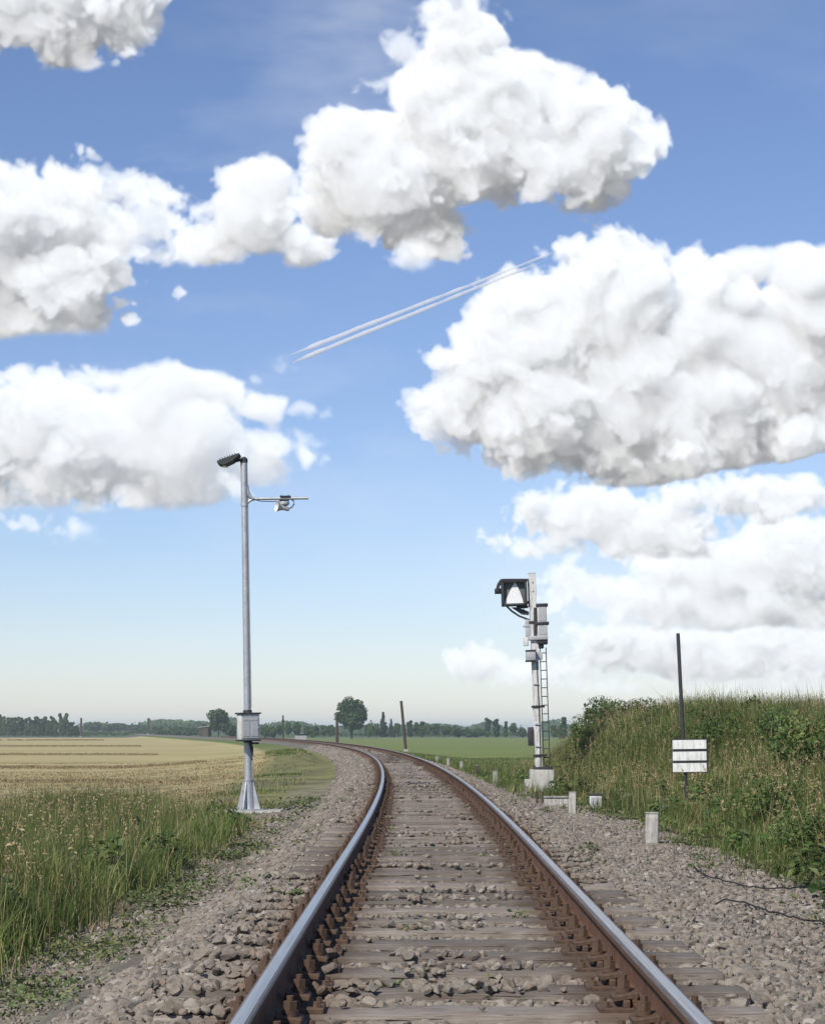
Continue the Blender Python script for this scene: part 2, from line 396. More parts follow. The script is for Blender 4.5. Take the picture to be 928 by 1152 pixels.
SL_W, SL_L, SL_H, PITCH, Y0 = .26, 2.5, .17, .60, 5.02
SLY = Y0+PITCH*np.arange(450)
def sleeper_mesh(k, extras=False):
    r = random.Random(50+k)
    mb = MB()
    mb.box((0, 0, 0), (SL_L+r.uniform(-.03, .03), SL_W+r.uniform(-.012, .012), SL_H), bevel=.012+r.random()*.008, seg=2)
    bmesh.ops.subdivide_edges(mb.bm, edges=[e for e in mb.bm.edges if e.calc_length() > 1], cuts=14)
    bmesh.ops.subdivide_edges(mb.bm, edges=[e for e in mb.bm.edges if .15 < e.calc_length() < .3], cuts=3)
    for v in mb.bm.verts:
        n = vnoise(np.array([v.co.x*3+k*9.1]), np.array([v.co.y*11+v.co.z*7]), 77)[0]-.5
        v.co.z += n*.012; v.co.y += (vnoise(np.array([v.co.x*2.3+k*3]), np.array([v.co.z*9.]), 78)[0]-.5)*.02
    for v in mb.bm.verts: v.co.z -= SL_H/2
    mats = [M['timber'], M['clip']]
    if extras:
        for sx in (-.755, .755):
            plate_into(mb, sx, 1); [clip_into(mb, sx, q, 1) for q in (-1, 1)]
    return mb.mesh('sleeper', mats, 40)

def plate_into(mb, sx, mi=0):
    mb.box((sx, 0, .008), (.40, .19, .026), bevel=.004, mi=mi)
    for q in (-1, 1):
        mb.box((sx+q*.088, 0, .034), (.030, .165, .036), bevel=.005, mi=mi)
        for w in (-1, 1): mb.cyl((sx+q*.170, w*.062, .018), (sx+q*.170, w*.062, .044), .019, .015, 6, mi)
def clip_into(mb, sx, q, mi=0):
    """one clip: bent plate gripping the rail foot, hook bolt, spring washer and nut"""
    mb.box((sx+q*.090, 0, .062), (.105, .135, .026), rot=Euler((0, q*.16, 0)), bevel=.005, mi=mi)
    mb.box((sx+q*.055, 0, .051), (.022, .135, .026), bevel=.004, mi=mi)
    mb.cyl((sx+q*.095, 0, .03), (sx+q*.095, 0, .146), .014, n=10, mi=mi)
    mb.cyl((sx+q*.095, 0, .074), (sx+q*.095, 0, .092), .033, n=14, mi=mi)
    mb.cyl((sx+q*.095, 0, .093), (sx+q*.095, 0, .126), .028, n=6, mi=mi)

def build_track():
    root = empty('railway_track', (float(cx(6)), 6, 0))
    tag(root, 'single railway track with polished rails on timber sleepers curving left across the fields', 'railway track')
    inv = Matrix.Translation(Vector(root.location)).inverted()
    for off in (-.755, .755):
        o = link('rail', rail_mesh(off), root); o.matrix_parent_inverse = inv
    variants = [sleeper_mesh(k) for k in range(5)]
    vext = [sleeper_mesh(k+5, True) for k in range(4)]
    pm = MB(); plate_into(pm, 0); plate = pm.mesh('base_plate', M['clip'], 30)
    cm = {}
    for q in (-1, 1):
        b = MB(); clip_into(b, 0, q); cm[q] = b.mesh('rail_clip', M['clip'], 30)
    fm = MB(); plate_into(fm, 0); [clip_into(fm, 0, q) for q in (-1, 1)]; fast = fm.mesh('rail_fastening', M['clip'], 30)
    r = random.Random(3)
    n = 0; y = Y0; far = []
    while y < 270:
        X, a = frame_at(y)
        rot = a+r.uniform(-.006, .006); dz = r.uniform(-.006, .004)
        if n < 97:
            o = link('sleeper', variants[r.randrange(5)] if n < 50 else vext[r.randrange(4)], root)
            o.matrix_parent_inverse = inv
            o.location = (X+r.uniform(-.02, .02), y, dz); o.rotation_euler = (0, 0, rot)
            if n < 24:
                for sx in (-.755, .755):
                    link('base_plate', plate, o, (sx, 0, 0))
                    for q in (-1, 1):
                        c = link('rail_clip', cm[q], o, (sx, 0, 0)); c.rotation_euler = (0, 0, r.uniform(-.03, .03))
            elif n < 50:
                for sx in (-.755, .755): link('rail_fastening', fast, o, (sx, 0, 0))
        else:
            far.append((X, y, rot))
        n += 1; y = float(SLY[n])+r.uniform(-.012, .012)
    mb = MB()
    for X, y, a in far:
        mb.box((X, y, -.08), (SL_L, SL_W, SL_H), rot=Euler((0, 0, a)))
    o = mb.build('sleeper', M['timber'], root, None); o.matrix_parent_inverse = inv; o['kind'] = 'stuff'

# ---------------------------------------------------------------- ballast
def ico(sub):
    bm = bmesh.new(); bmesh.ops.create_icosphere(bm, subdivisions=sub, radius=1)
    v = np.array([q.co[:] for q in bm.verts]); f = np.array([[q.index for q in p.verts] for p in bm.faces]); bm.free(); return v, f

def rand_rot(r, n):
    q = r.normal(size=(n, 4)); q /= np.linalg.norm(q, axis=1)[:, None]
    w, x, y, z = q.T
    return np.stack([1-2*(y*y+z*z), 2*(x*y-z*w), 2*(x*z+y*w), 2*(x*y+z*w), 1-2*(x*x+z*z), 2*(y*z-x*w), 2*(x*z-y*w), 2*(y*z+x*w), 1-2*(x*x+y*y)], 1).reshape(-1, 3, 3)

def stones(seed, y0, y1, dens, sub, size, smin=-2.25, smax=3.5):
    r = np.random.RandomState(seed)
    n = int((smax-smin)*(y1-y0)*dens)
    s = r.uniform(smin, smax, n); y = r.uniform(y0, y1, n)
    x = s+cx(y)
    keep = np.abs(x) < .236*y+.5
    # edges thin out
    e = fbm(s, y, .8, 3, 611)
    keep &= (s > -2.25+e*.55) 
    right_edge = 3.45-1.1*sstep(38, 60, y)
    keep &= (s < right_edge-e*.7)
    # gravel path right of the track: smaller, sparser
    path = (s > 1.9)
    keep &= ~(path & (r.rand(n) > .80))
    # clear of the rails
    keep &= np.abs(np.abs(s)-.755) > .085
    u = np.abs((y-Y0+PITCH/2) % PITCH-PITCH/2)
    on = (u < SL_W/2+.008) & (np.abs(s) < 1.27)
    patch = fbm(s*.8, y, .9, 3, 641)
    nearmid = np.exp(-((s+.05)/.50)**2)
    p_on = np.clip((patch-.56)*4.5, 0, 1)*nearmid*.45+.006
    p_on = np.where(y < 6.6, np.clip(p_on+.75*(np.abs(s) < .62), 0, 1), p_on)
    p_on = np.where((s < -.86) & ((y < 14.2) | (y > 22)), .93, p_on)
    p_on = np.where((s > .95) & (y > 13.5), .55+.3*(y > 17), p_on)
    keep &= ~on | (r.rand(n) < p_on)
    s, y, x, on, path = s[keep], y[keep], x[keep], on[keep], path[keep]; n = len(s)
    z = ground_z(s, y)
    crib = np.abs(s) < 1.25
    z = np.where(on, .012, z+np.where(crib, .033, .0)+.016*r.rand(n))
    sz = size*np.exp(r.normal(0, .34, n))*np.where(path, .80, 1.0)
    sz = np.minimum(sz, size*1.65)
    bv, bf = ico(sub)
    nv = len(bv)
    K = 24
    shapes = []
    for k in range(K):
        v = bv.copy()
        for j in range(9):                            # cut flat facets
            d = r.normal(size=3); d /= np.linalg.norm(d); h = r.uniform(.46, .80)
            t = v @ d; v -= np.outer(np.clip(t-h, 0, None), d)
        v *= 1+.035*r.normal(size=(nv, 1))*(1 if sub > 1 else 2.2)
        v /= np.abs(v).max()
        v *= np.array([r.uniform(.8, 1.25), r.uniform(.65, 1.0), r.uniform(.5, .8)])
        shapes.append(v)
    shapes = np.array(shapes)[r.randint(K, size=n)]
    rot = rand_rot(r, n)
    # lie mostly flat
    V = np.einsum('nij,nkj->nki', rot, shapes)
    V[..., 2] *= .8
    V = V*sz[:, None, None]+np.stack([x, y, z], 1)[:, None, :]
    Fc = (bf[None]+(np.arange(n)*nv)[:, None, None]).reshape(-1, 3)
    rusty = np.exp(-((np.abs(s)-.755)/.26)**2)*(.35+.65*r.rand(n))+.25*np.exp(-(s/.35)**2)*r.rand(n)*(fbm(s, y, 1.5, 2, 655) > .5)
    return V.reshape(-1, 3), Fc, np.repeat(rusty, nv)

def grit(seed):
    r = np.random.RandomState(seed); n = 60000
    s = r.uniform(-3.5, -1.9, n); y = 7.5+28*r.rand(n)**1.3; x = s+cx(y)
    e = fbm(s, y, .6, 3, 661)
    k = (np.abs(x) < .236*y+.3) & (r.rand(n) < np.clip((e-.30)*2.4, 0, 1)*np.exp(-((s+2.55)/.5)**2))
    s, y, x = s[k], y[k], x[k]; n = len(s); bv, bf = ico(1); nv = len(bv)
    V = bv[None]*(1+.2*r.normal(size=(n, nv, 1)))*np.array([1.2, .9, .65])
    V = np.einsum('nij,nkj->nki', rand_rot(r, n), V)*(.0075*np.exp(r.normal(0, .5, n))*(1+y/40))[:, None, None]+np.stack([x, y, ground_z(s, y)+.004], 1)[:, None]
    return V.reshape(-1, 3), (bf[None]+(np.arange(n)*nv)[:, None, None]).reshape(-1, 3), np.zeros(n*nv)

def build_ballast():
    parts = [stones(1, 4.6, 9.5, 780, 2, .031), stones(2, 9.5, 22, 620, 1, .032), stones(3, 22, 46, 360, 1, .036), stones(4, 46, 85, 120, 1, .05), stones(5, 85, 140, 45, 1, .08), grit(6)]
    V = []; Fc = []; Ru = []; o = 0
    for v, f, ru in parts:
        V.append(v); Fc.append(f+o); Ru.append(ru); o += len(v)
    me = np_mesh('ballast', np.concatenate(V), np.concatenate(Fc), M['stone'], False)
    a = me.attributes.new('rusty', 'FLOAT', 'POINT'); a.data.foreach_set('value', np.concatenate(Ru).astype(np.float32))
    print('ballast faces', len(me.polygons))
    tag(link('ballast', me), 'grey crushed stone ballast heaped between and beside the sleepers', 'ballast', kind='stuff')

# ---------------------------------------------------------------- grass, weeds
def blades(r, s, y, h, w, lean=.35, seg=3, z=None):
    n = len(s); x = s+cx(y)
    if z is None: z = ground_z(s, y)-.02
    th = r.uniform(0, 2*np.pi, n); ld = r.uniform(0, 2*np.pi, n)
    ln = np.abs(r.normal(0, lean, n))*h
    wx, wy = np.cos(th)*w/2, np.sin(th)*w/2
    V = np.zeros((n, (seg+1)*2, 3))
    for k in range(seg+1):
        t = k/seg
        wd = (1-t)**.7*.95+.05
        X = x+np.cos(ld)*ln*t*t; Y = y+np.sin(ld)*ln*t*t; Z = z+h*(t-.18*t*t*np.minimum(ln/h, 1.2)*1.5)
        V[:, 2*k] = np.stack([X-wx*wd, Y-wy*wd, Z], 1); V[:, 2*k+1] = np.stack([X+wx*wd, Y+wy*wd, Z], 1)
    i = (np.arange(n)*(seg+1)*2)[:, None, None]
    q = np.array([[2*k, 2*k+1, 2*k+3, 2*k+2] for k in range(seg)])
    return V.reshape(-1, 3), (i+q[None]).reshape(-1, 4)

def scatter(r, n, s0, s1, y0, y1, dens=None, margin=.6):
    s = r.uniform(s0, s1, n); y = y0+(y1-y0)*r.rand(n)
    x = s+cx(y); k = np.abs(x) < .236*y+margin
    k &= r.rand(n) > .97*np.clip(1.8*np.exp(-((s+3.2)/.95)**2-((y-32.8)/2.6)**2), 0, 1)      # bare ground round the lamp foot
    k &= r.rand(n) > .93*np.clip(1.6*np.exp(-((s-4.45)/.42)**2-((y-29.2)/1.9)**2), 0, 1)      # and in front of the sign
    k &= r.rand(n) > .9*np.clip(1.8*np.exp(-((s-3.1)/.3)**2-((y-31.5)/2.0)**2), 0, 1)      # and of the junction box
    if dens is not None: k &= r.rand(n) < dens(s, y)
    return s[k], y[k]

def cat(L):
    V = []; Fc = []; o = 0
    for v, f in L: V.append(v); Fc.append(f+o); o += len(v)
    return np.concatenate(V), np.concatenate(Fc)

def leaves(r, c, nrm, size, asp=.55):
    """diamond leaves at points c facing nrm"""
    n = len(c)
    a = np.cross(nrm, r.normal(size=(n, 3))); a /= np.linalg.norm(a, axis=1)[:, None]+1e-9
    b = np.cross(nrm, a); b /= np.linalg.norm(b, axis=1)[:, None]+1e-9
    sz = (size*np.exp(r.normal(0, .25, n)))[:, None]
    fold = nrm*sz*.18
    V = np.stack([c-a*sz, c+b*sz*asp+fold, c+a*sz, c-b*sz*asp+fold], 1).reshape(-1, 3)
    return V, (np.arange(n)*4)[:, None]+np.arange(4)[None]

def build_vegetation():
    r = np.random.RandomState(21)
    # --- tall meadow grass left of the ballast
    def dl(s, y):
        e = fbm(s, y, 1.6, 3, 701)
        base = sstep(-2.55, -3.2, s+(e-.5)*1.0)
        return base*np.clip((e-.24)*2.8, .12, 1)*(1-.75*np.exp(-((s+3.0)/1.5)**2-((y-32.5)/5.)**2))
    L = []
    s, y = scatter(r, 330000, -9.5, -2.5, 8, 35, dl)
    tall = (.20+.56*fbm(s, y, 2.2, 3, 733)+.10*r.rand(len(s)))*(1+.22*sstep(-3.4, -4.4, s)*(1-sstep(16, 28, y)))
    tall *= 1-.90*np.clip(1.5*np.exp(-((s+3.0)/1.5)**2-((y-32.5)/5.)**2), 0, 1)     # trodden round the lamp base
    tall *= .72+.28*sstep(-2.9, -4.2, s)
    L.append(blades(r, s, y, tall*np.exp(r.normal(0, .18, len(s))), .007+.00032*y, .42))
    s, y = scatter(r, 120000, -9.5, -2.3, 7.5, 37, lambda s, y: sstep(-2.4, -3.3, s)*np.clip((fbm(s, y, .9, 3, 721)-.25)*3, .1, 1))
    L.append(blades(r, s, y, .05+.12*r.rand(len(s)), .007+.0003*y, .8, 2))
    v, f = cat(L); print('grass', len(f))
    tag(link('tall_grass', np_mesh('tall_grass', v, f, M['grass'])), 'tall uncut meadow grass growing left of the ballast', 'grass', kind='stuff')
    # --- dry stalks with seed heads standing in it
    s1, y1 = scatter(r, 5200, -9, -2.9, 9, 36, dl); s2, y2 = scatter(r, 5200, 3.4, 9.5, 11, 58)
    s = np.concatenate([s1, s2]); y = np.concatenate([y1, y2]); h = r.uniform(.45, .95, len(s))*np.where(s > 0, .85, .9)
    A = blades(r, s, y, h, .005+.00012*y, .28, 4)
    tips = A[0].reshape(len(s), -1, 3)[:, -1]
    pts = np.repeat(tips, 7, 0)+r.normal(size=(len(s)*7, 3))*np.array([.011, .011, .03])
    H = leaves(r, pts, r.normal(size=(len(pts), 3)), np.full(len(pts), .017), .35)
    sm, ym = scatter(r, 26000, -9, -2.5, 8, 38, lambda s, y: np.clip((fbm(s, y, 1.1, 3, 741)-.45)*5, 0, 1)); sn, yn = scatter(r, 26000, 3.0, 8.5, 10, 55, lambda s, y: np.clip((fbm(s, y, 1.1, 3, 743)-.45)*5, 0, 1))
    sm = np.concatenate([sm, sn]); ym = np.concatenate([ym, yn])
    D = blades(r, sm, ym, .06+.16*r.rand(len(sm)), .006+.0003*ym, 1.5, 4)
    v, f = cat([A, H, D])
    tag(link('dry_stalks', np_mesh('dry_stalks', v, f, M['straw'])), 'straw coloured dry grass stalks with seed heads on the verges', 'dry grass', kind='stuff')
    # --- broad leaved weeds in clumps
    L = []
    for (n, s0, s1, y0, y1) in ((420, 3.2, 9.0, 10, 56), (150, -8.5, -2.9, 9, 34)):
        s, y = scatter(r, n, s0, s1, y0, y1); q = len(s); k = 70
        ok = ((s-4.45)/.6)**2+((y-29.3)/2.4)**2 > 1; ok &= ((s-3.1)/.75)**2+((y-31.5)/3.4)**2 > 1; s, y = s[ok], y[ok]; q = len(s)
        rad = np.repeat(.10+.20*r.rand(q), k); hh = np.repeat(.18+.38*r.rand(q), k); a = r.uniform(0, 6.28, q*k); d = np.sqrt(r.rand(q*k))
        ss = np.repeat(s, k)+rad*d*np.cos(a); yy = np.repeat(y, k)+rad*d*np.sin(a)
        c = np.stack([ss+cx(yy), yy, ground_z(ss, yy)+hh*(1-.5*d*d)*(.35+.65*np.sqrt(r.rand(q*k)))], 1)
        L.append(leaves(r, c, np.stack([np.cos(a)*d*.6, np.sin(a)*d*.6-.2, np.ones(q*k)], 1)+r.normal(size=c.shape)*.35, np.repeat(.026+.03*r.rand(q), k), .5))
    v, f = cat(L)
    tag(link('broad_leaved_weeds', np_mesh('broad_leaved_weeds', v, f, M['shrub'])), 'clumps of broad leaved weeds scattered through the verge grass', 'weeds', kind='stuff')
    # --- low weeds on the strip beside the ballast
    def dw(s, y):
        e = fbm(s, y, .7, 3, 801); return np.clip((e-.38)*3.2, 0, 1)*np.exp(-((s+2.5)/.36)**2)*(1-.75*sstep(19, 29, y))
    s, y = scatter(r, 52000, -3.2, -1.75, 7, 40, dw); x = s+cx(y)
    c = np.stack([x, y, ground_z(s, y)+np.abs(r.normal(0, .035, len(s)))+.005], 1)
    l1 = leaves(r, c, np.array([0, 0, 1.])+r.normal(size=c.shape)*.55, .012+.0006*y, .6)
    def dw2(s, y):
        e = fbm(s, y, .8, 3, 841); return np.clip((e-.47)*4, 0, 1)*sstep(2.5, 3.4, s)
    s, y = scatter(r, 90000, 2.4, 5.5, 8, 45, dw2); x = s+cx(y)
    c = np.stack([x, y, ground_z(s, y)+np.abs(r.normal(0, .05, len(s)))+.005], 1)
    l2 = leaves(r, c, np.array([0, 0, 1.])+r.normal(size=c.shape)*.55, .012+.0006*y, .6)
    # a few weeds pushing up through the ballast
    s, y = scatter(r, 60, -1.7, 2.9, 7, 40); k = np.abs(np.abs(s)-.755) > .2; s, y = s[k], y[k]
    cs = np.repeat(s, 40)+r.normal(0, .05, len(s)*40); cy = np.repeat(y, 40)+r.normal(0, .05, len(s)*40)
    c = np.stack([cs+cx(cy), cy, ground_z(cs, cy)+.05+np.abs(r.normal(0, .04, len(cs)))], 1)
    l3 = leaves(r, c, np.array([0, 0, 1.])+r.normal(size=c.shape)*.6, np.full(len(c), .018), .5)
    v, f = cat([l1, l2, l3])
    tag(link('low_weeds', np_mesh('low_weeds', v, f, M['weed'])), 'low leafy weeds creeping along the edges of the ballast', 'weeds', kind='stuff')
    # --- bank on the right
    def db(s, y):
        e = fbm(s, y, 1.3, 3, 871)
        return sstep(2.9, 4.1, s+(e-.5)*1.5)*np.clip((e-.22)*2.6, .1, 1)
    L = []
    s, y = scatter(r, 300000, 2.7, 10.5, 9.5, 64, db)
    h = .15+.46*fbm(s, y, 1.8, 3, 893)+.14*sstep(5.0, 6.8, s)
    h *= 1-.74*np.exp(-((s-4.5)/.7)**2-((y-29.3)/3.2)**2)
    h *= .45+.55*sstep(3.2, 4.6, s)
    L.append(blades(r, s, y, h*np.exp(r.normal(0, .22, len(s))), .007+.00030*y, .48))
    v, f = cat(L)
    tag(link('bank_grass', np_mesh('bank_grass', v, f, M['bankgrass'])), 'rough tall grass covering the bank right of the track', 'grass', kind='stuff')
    # --- verge grass farther along both sides
    def dv(s, y):
        e = fbm(s, y, 4, 3, 911); return np.where(s < 0, sstep(-2.7, -4.0, s), sstep(1.9, 2.7, s))*np.where(s < 0, np.clip((e-.48)*2.2, .02, .6), np.clip((e-.2)*2.2, .15, 1))
    s, y = scatter(r, 60000, -5.4, -1.9, 34, 130, dv); s2, y2 = scatter(r, 60000, 1.9, 14, 40, 130, dv)
    s = np.concatenate([s, s2]); y = np.concatenate([y, y2])
    h = (.10+.28*fbm(s, y, 5, 3, 931))*np.where(s < 0, .62, np.where(np.abs(s) < 5, 1, .75))
    v, f = blades(r, s, y, h, .012+.0004*y, .5, 2)
    tag(link('verge_grass', np_mesh('verge_grass', v, f, M['grass'])), 'short verge grass along both sides of the distant track', 'grass', kind='stuff')
    # --- stubble on the mown field
    s, y = scatter(r, 110000, -30, -5.0, 36, 120); k = fbm(s*.12, y*1.3, 3, 3, 951) > .50; s, y = s[k], y[k]
    v, f = blades(r, s, y, (.04+.10*r.rand(len(s)))*(1-.5*sstep(60, 120, y)), .02+.0004*y, .5, 2)
    tag(link('field_stubble', np_mesh('field_stubble', v, f, M['straw'])), 'pale cut stubble lying in rows on the mown field', 'stubble', kind='stuff')

# ---------------------------------------------------------------- shrubs and trees
def crown_mesh(name, seed, mat, w, h, z0, lobes, n, leaf, shape='round'):
    r = np.random.RandomState(seed)
    pts = []; nr = []
    for k in range(lobes):
        t = (k+.5)/lobes
        if shape == 'round':
            d = r.normal(size=3); d /= np.linalg.norm(d); d[2] = d[2]*.95
            q = r.uniform(.35, .72); c = d*np.array([w/2, w/2, h/2])*q+np.array([0, 0, z0+h/2]); rad = w*r.uniform(.14, .25)
        elif shape == 'column':
            c = np.array([r.normal(0, w*.13), r.normal(0, w*.13), z0+h*(.06+.88*t)]); rad = w*.46*(1-.62*abs(t-.4)**1.3)*r.uniform(.7, 1.1)
        elif shape == 'cone':
            a = r.uniform(0, 6.28); q = w/2*(1-t)*r.uniform(.3, .75); c = np.array([q*math.cos(a), q*math.sin(a), z0+h*(.03+.93*t)]); rad = w*.30*(1-t*.85)*r.uniform(.7, 1.1)
        else:   # bush
            a = r.uniform(0, 6.28); q = w/2*math.sqrt(r.rand())*.75; hh = h*(1-(q/(w/2))**2*.6); rad = w*r.uniform(.13, .22)
            c = np.array([q*math.cos(a), q*math.sin(a), z0+max(rad*.6, hh*r.uniform(.35, .85))])
        m = max(8, int(n/lobes*(rad/(w*.2))**2)) if shape != 'cone' else int(n/lobes)
        d = r.normal(size=(m, 3)); d /= np.linalg.norm(d, axis=1)[:, None]
        rr = rad*r.uniform(.45, 1.08, m)**.6
        pts.append(c+d*rr[:, None]*np.array([1, 1, .85])); nr.append(d*.8+r.normal(size=(m, 3))*.55+np.array([0, 0, .35]))
    pts = np.concatenate(pts); nr = np.concatenate(nr); nr /= np.linalg.norm(nr, axis=1)[:, None]
    k = pts[:, 2] > .02
    v, f = leaves(r, pts[k], nr[k], np.full(k.sum(), leaf), .65)
    return np_mesh(name, v, f, mat)

def trunk_mesh(seed, h, rad, spread, z0):
    r = random.Random(seed); mb = MB()
    pts = [(r.uniform(-.02, .02)*h*k, r.uniform(-.02, .02)*h*k, -.15+(h*.8+.15)*k/4) for k in range(5)]
    mb.tube(pts, [rad*(1-.19*k) for k in range(5)], 7)
    for k in range(6):
        z = z0+(h*.62-z0)*k/6+.02*h; a = k*2.4+r.random(); l = spread*r.uniform(.55, .9)
        mb.tube([(0, 0, z), (l*.5*math.cos(a), l*.5*math.sin(a), z+l*.35), (l*math.cos(a), l*math.sin(a), z+l*.85)], [rad*.42, rad*.28, rad*.1], 5)
    return mb.mesh('trunk', M['bark'])

PROTO = {}
def proto(kind):
    if kind in PROTO: return PROTO[kind]
    P = {   # mat, w, h, z0, lobes, leaves, leaf, shape
        'oak': ('tree_a', 7.4, 10.2, 1.0, 46, 5200, .34, 'round'),
        'maple': ('tree_b', 6.4, 6.2, 1.0, 30, 3200, .32, 'round'),
        'ash': ('tree_b', 5.0, 5.2, .9, 22, 1500, .34, 'round'),
        'alder': ('tree_a', 4.6, 4.6, .6, 20, 1400, .34, 'round'),
        'poplar': ('tree_a', 2.3, 7.6, .7, 13, 1300, .30, 'column'),
        'slim': ('tree_b', 1.8, 6.4, .4, 11, 900, .28, 'column'),
        'spruce': ('tree_c', 3.4, 7.2, .4, 22, 1500, .28, 'cone'),
        'bush': ('tree_a', 5.2, 3.2, 0, 20, 1300, .30, 'bush'),
        'shrub': ('shrub', 1.3, .95, 0, 26, 2100, .030, 'bush'),
        'sapling': ('shrub', .8, 1.05, .20, 16, 330, .040, 'bush'),
    }[kind]
    m, w, h, z0, lb, n, lf, sh = P
    cr = crown_mesh('crown' if kind not in ('shrub', 'sapling') else 'foliage', hash_(kind), M[m], w, h, z0, lb, n, lf, sh)
    big = kind not in ('shrub', 'sapling')
    tr = trunk_mesh(hash_(kind), h+z0, (.03*h if sh != 'bush' else .02*h) if big else .014, w*.42, z0)
    PROTO[kind] = (cr, tr, h+z0, w); return PROTO[kind]
def hash_(k): return sum((i+3)*ord(c) for i, c in enumerate(k)) % 9973

def plant(name, kind, x, y, z, width, height, label, cat_, group=None):
    cr, tr, h, w = proto(kind)
    o = empty(name, (x, y, z), (0, 0, rnd.uniform(0, 6.28))); o.scale = (width/w, width/w, height/h)
    tag(o, label, cat_, group)
    link(cr.name.split('.')[0], cr, o); link('trunk' if kind not in ('shrub', 'sapling') else 'stem', tr, o)
    return o

# ---------------------------------------------------------------- placing things
HOR = 822.0
def hit(px, py):
    """ground point that a ray at this photo position meets"""
    u = (px-464)/F; w = (HOR-py)/F
    d = np.concatenate([np.arange(4, 120, .05), np.arange(120, 900, .5)])
    g = ground_z(u*d-cx(d), d)-(CAMZ+w*d)
    i = int(np.argmax(g >= 0)); dd = float(d[i])
    return Vector((u*dd, dd, gz(u*dd, dd)))

def build_lamp():
    d = 34.0; k = d/F
    root = empty('track_lamp_post', ((280-464)*k, d, CAMZ+(HOR-914)*k), (0, -.0140, 0))
    tag(root, 'tall grey tapered lamp post with tilted floodlight, side arm and box, left of the track', 'lamp post')
    mx = lambda py: 280-(912-py)*.0140
    p = lambda px, py, y=0: Vector(((px-mx(py))*k, y, (912-py)*k))
    b = MB(); b.box((.07, 0, -.03), (1.1, .85, .14), bevel=.012, seg=2); o = b.build('base_slab', M['concrete'], root); o.rotation_euler = (0, .014, 0)
    b = MB(); q = Matrix.Rotation(R(24), 4, 'Z')
    b.lathe([(.125, .06), (.118, .08), (.092, .58), (.10, .585), (.10, .615), (.085, .62)], q, 20)
    for j in range(4):
        mm = q @ Matrix.Rotation(R(45+90*j), 4, 'Z'); b.prism([(.07, .058), (.232, .058), (.232, .10), (.108, .56), (.07, .56)], -.011, .011, 0, mm)
    b.box((0, 0, .05), (.44, .44, .025), rot=q, bevel=.004)
    for sx in (-1, 1):
        for sy in (-1, 1): b.cyl(q @ Vector((sx*.185, sy*.12, .05)), q @ Vector((sx*.185, sy*.12, .10)), .02, n=6)
    b.build('pedestal', M['galv'], root, 30)
    b = MB(); b.cyl((0, 0, .60), (0, 0, 1.42), .078, .074, 20); b.cyl((0, 0, 1.40), p(mx(566), 566), .068, .060, 20); b.build('pole', M['galv'], root)
    b = MB(); b.cyl(p(mx(567), 567), p(mx(518), 518), .066, .064, 20); b.cyl(p(mx(567), 567.5), p(mx(565), 565), .071, n=20); b.build('mast_sleeve', M['galv'], root)
    b = MB(); b.cyl(p(mx(518), 518.5), p(mx(514), 514), .072, .068, 20); b.cyl(p(mx(514), 514), p(mx(512), 512), .066, .03, 20); b.build('pole_cap', M['dark'], root)
    # side arm with a rounded root
    b = MB(); z = (912-559.3)*k
    arc = [(.05, 0, z+.26), (.062, 0, z+.16), (.085, 0, z+.07), (.13, 0, z+.018), (.20, 0, z), (.34, 0, z)]
    b.tube(arc, [.03, .034, .036, .032, .029, .027], 10); b.tube([(.05, 0, z-.09), (.09, 0, z-.035), (.15, 0, z-.008), (.25, 0, z)], [.02, .028, .028, .022], 10)
    b.cyl((.30, 0, z), (71*k, 0, z), .027, .026, 14); b.cyl((70.2*k, 0, z), (71.5*k, 0, z), .03, n=14)
    b.build('side_arm', M['galv'], root)
    b = MB(); x0 = (321-mx(559))*k
    b.box((x0, 0, z+.036), (.20, .10, .026), bevel=.006); b.box((x0-.02, 0, z-.034), (.17, .10, .02), bevel=.004)
    for sx in (-.075, .06): b.cyl((x0+sx, 0, z-.06), (x0+sx, 0, z+.065), .009, n=8)
    b.build('arm_clamp', M['dark'], root, 30)
    b = MB(); b.tube([(x0+.10, 0, z-.01), (x0+.155, 0, z-.05), (x0+.16, 0, z-.11), (x0+.115, 0, z-.17), (x0+.04, 0, z-.20)], .012, 8)
    b.cyl((x0-.01, 0, z-.03), (x0-.01, 0, z-.21), .018, n=10); b.build('hanger', M['dark'], root)
    b = MB(); m = Matrix.Translation((x0-.02, 0, z-.085)); b.lathe([(.03, .03), (.088, .02), (.095, 0), (.088, -.03), (.05, -.055), (.02, -.06)], m, 20); b.build('speaker_driver', M['greypaint'], root)
    b = MB(); m = Matrix.Translation((x0+.02, 0, z-.195)) @ Matrix.Rotation(R(-78), 4, 'Y') @ Matrix.Rotation(R(24), 4, 'X')
    b.lathe([(.028, -.05), (.04, -.02), (.038, .05), (.052, .10), (.075, .15), (.105, .19), (.11, .20), (.10, .195), (.06, .13), (.02, .06)], m, 22); b.build('speaker_horn', M['lightpaint'], root, 50)
    for ang, r_ in ((-.35, .009),):
        b = MB(); b.tube([(.082*math.cos(ang), .082*math.sin(ang), .62), (.084*math.cos(ang), .084*math.sin(ang), 1.3)], r_, 6)
        b.tube([(.08*math.cos(ang), .08*math.sin(ang), 1.95), (.073*math.cos(ang), .073*math.sin(ang), 4.0), (.07*math.cos(ang), .07*math.sin(ang), z-.1)], r_*.8, 6); b.build('cable', M['greypaint'], root)
    b = MB(); b.tube([(.06, -.02, z+.02), (.3, -.03, z-.05), (.5, -.03, z-.06), (x0-.08, -.02, z-.05)], .008, 6); b.build('speaker_cable', M['rubber'], root)
    # floodlight
    fl = [p(244.5, 517.3), p(270, 508.5), p(270.8, 511), p(263, 518), p(253, 522.5), p(246, 521)]
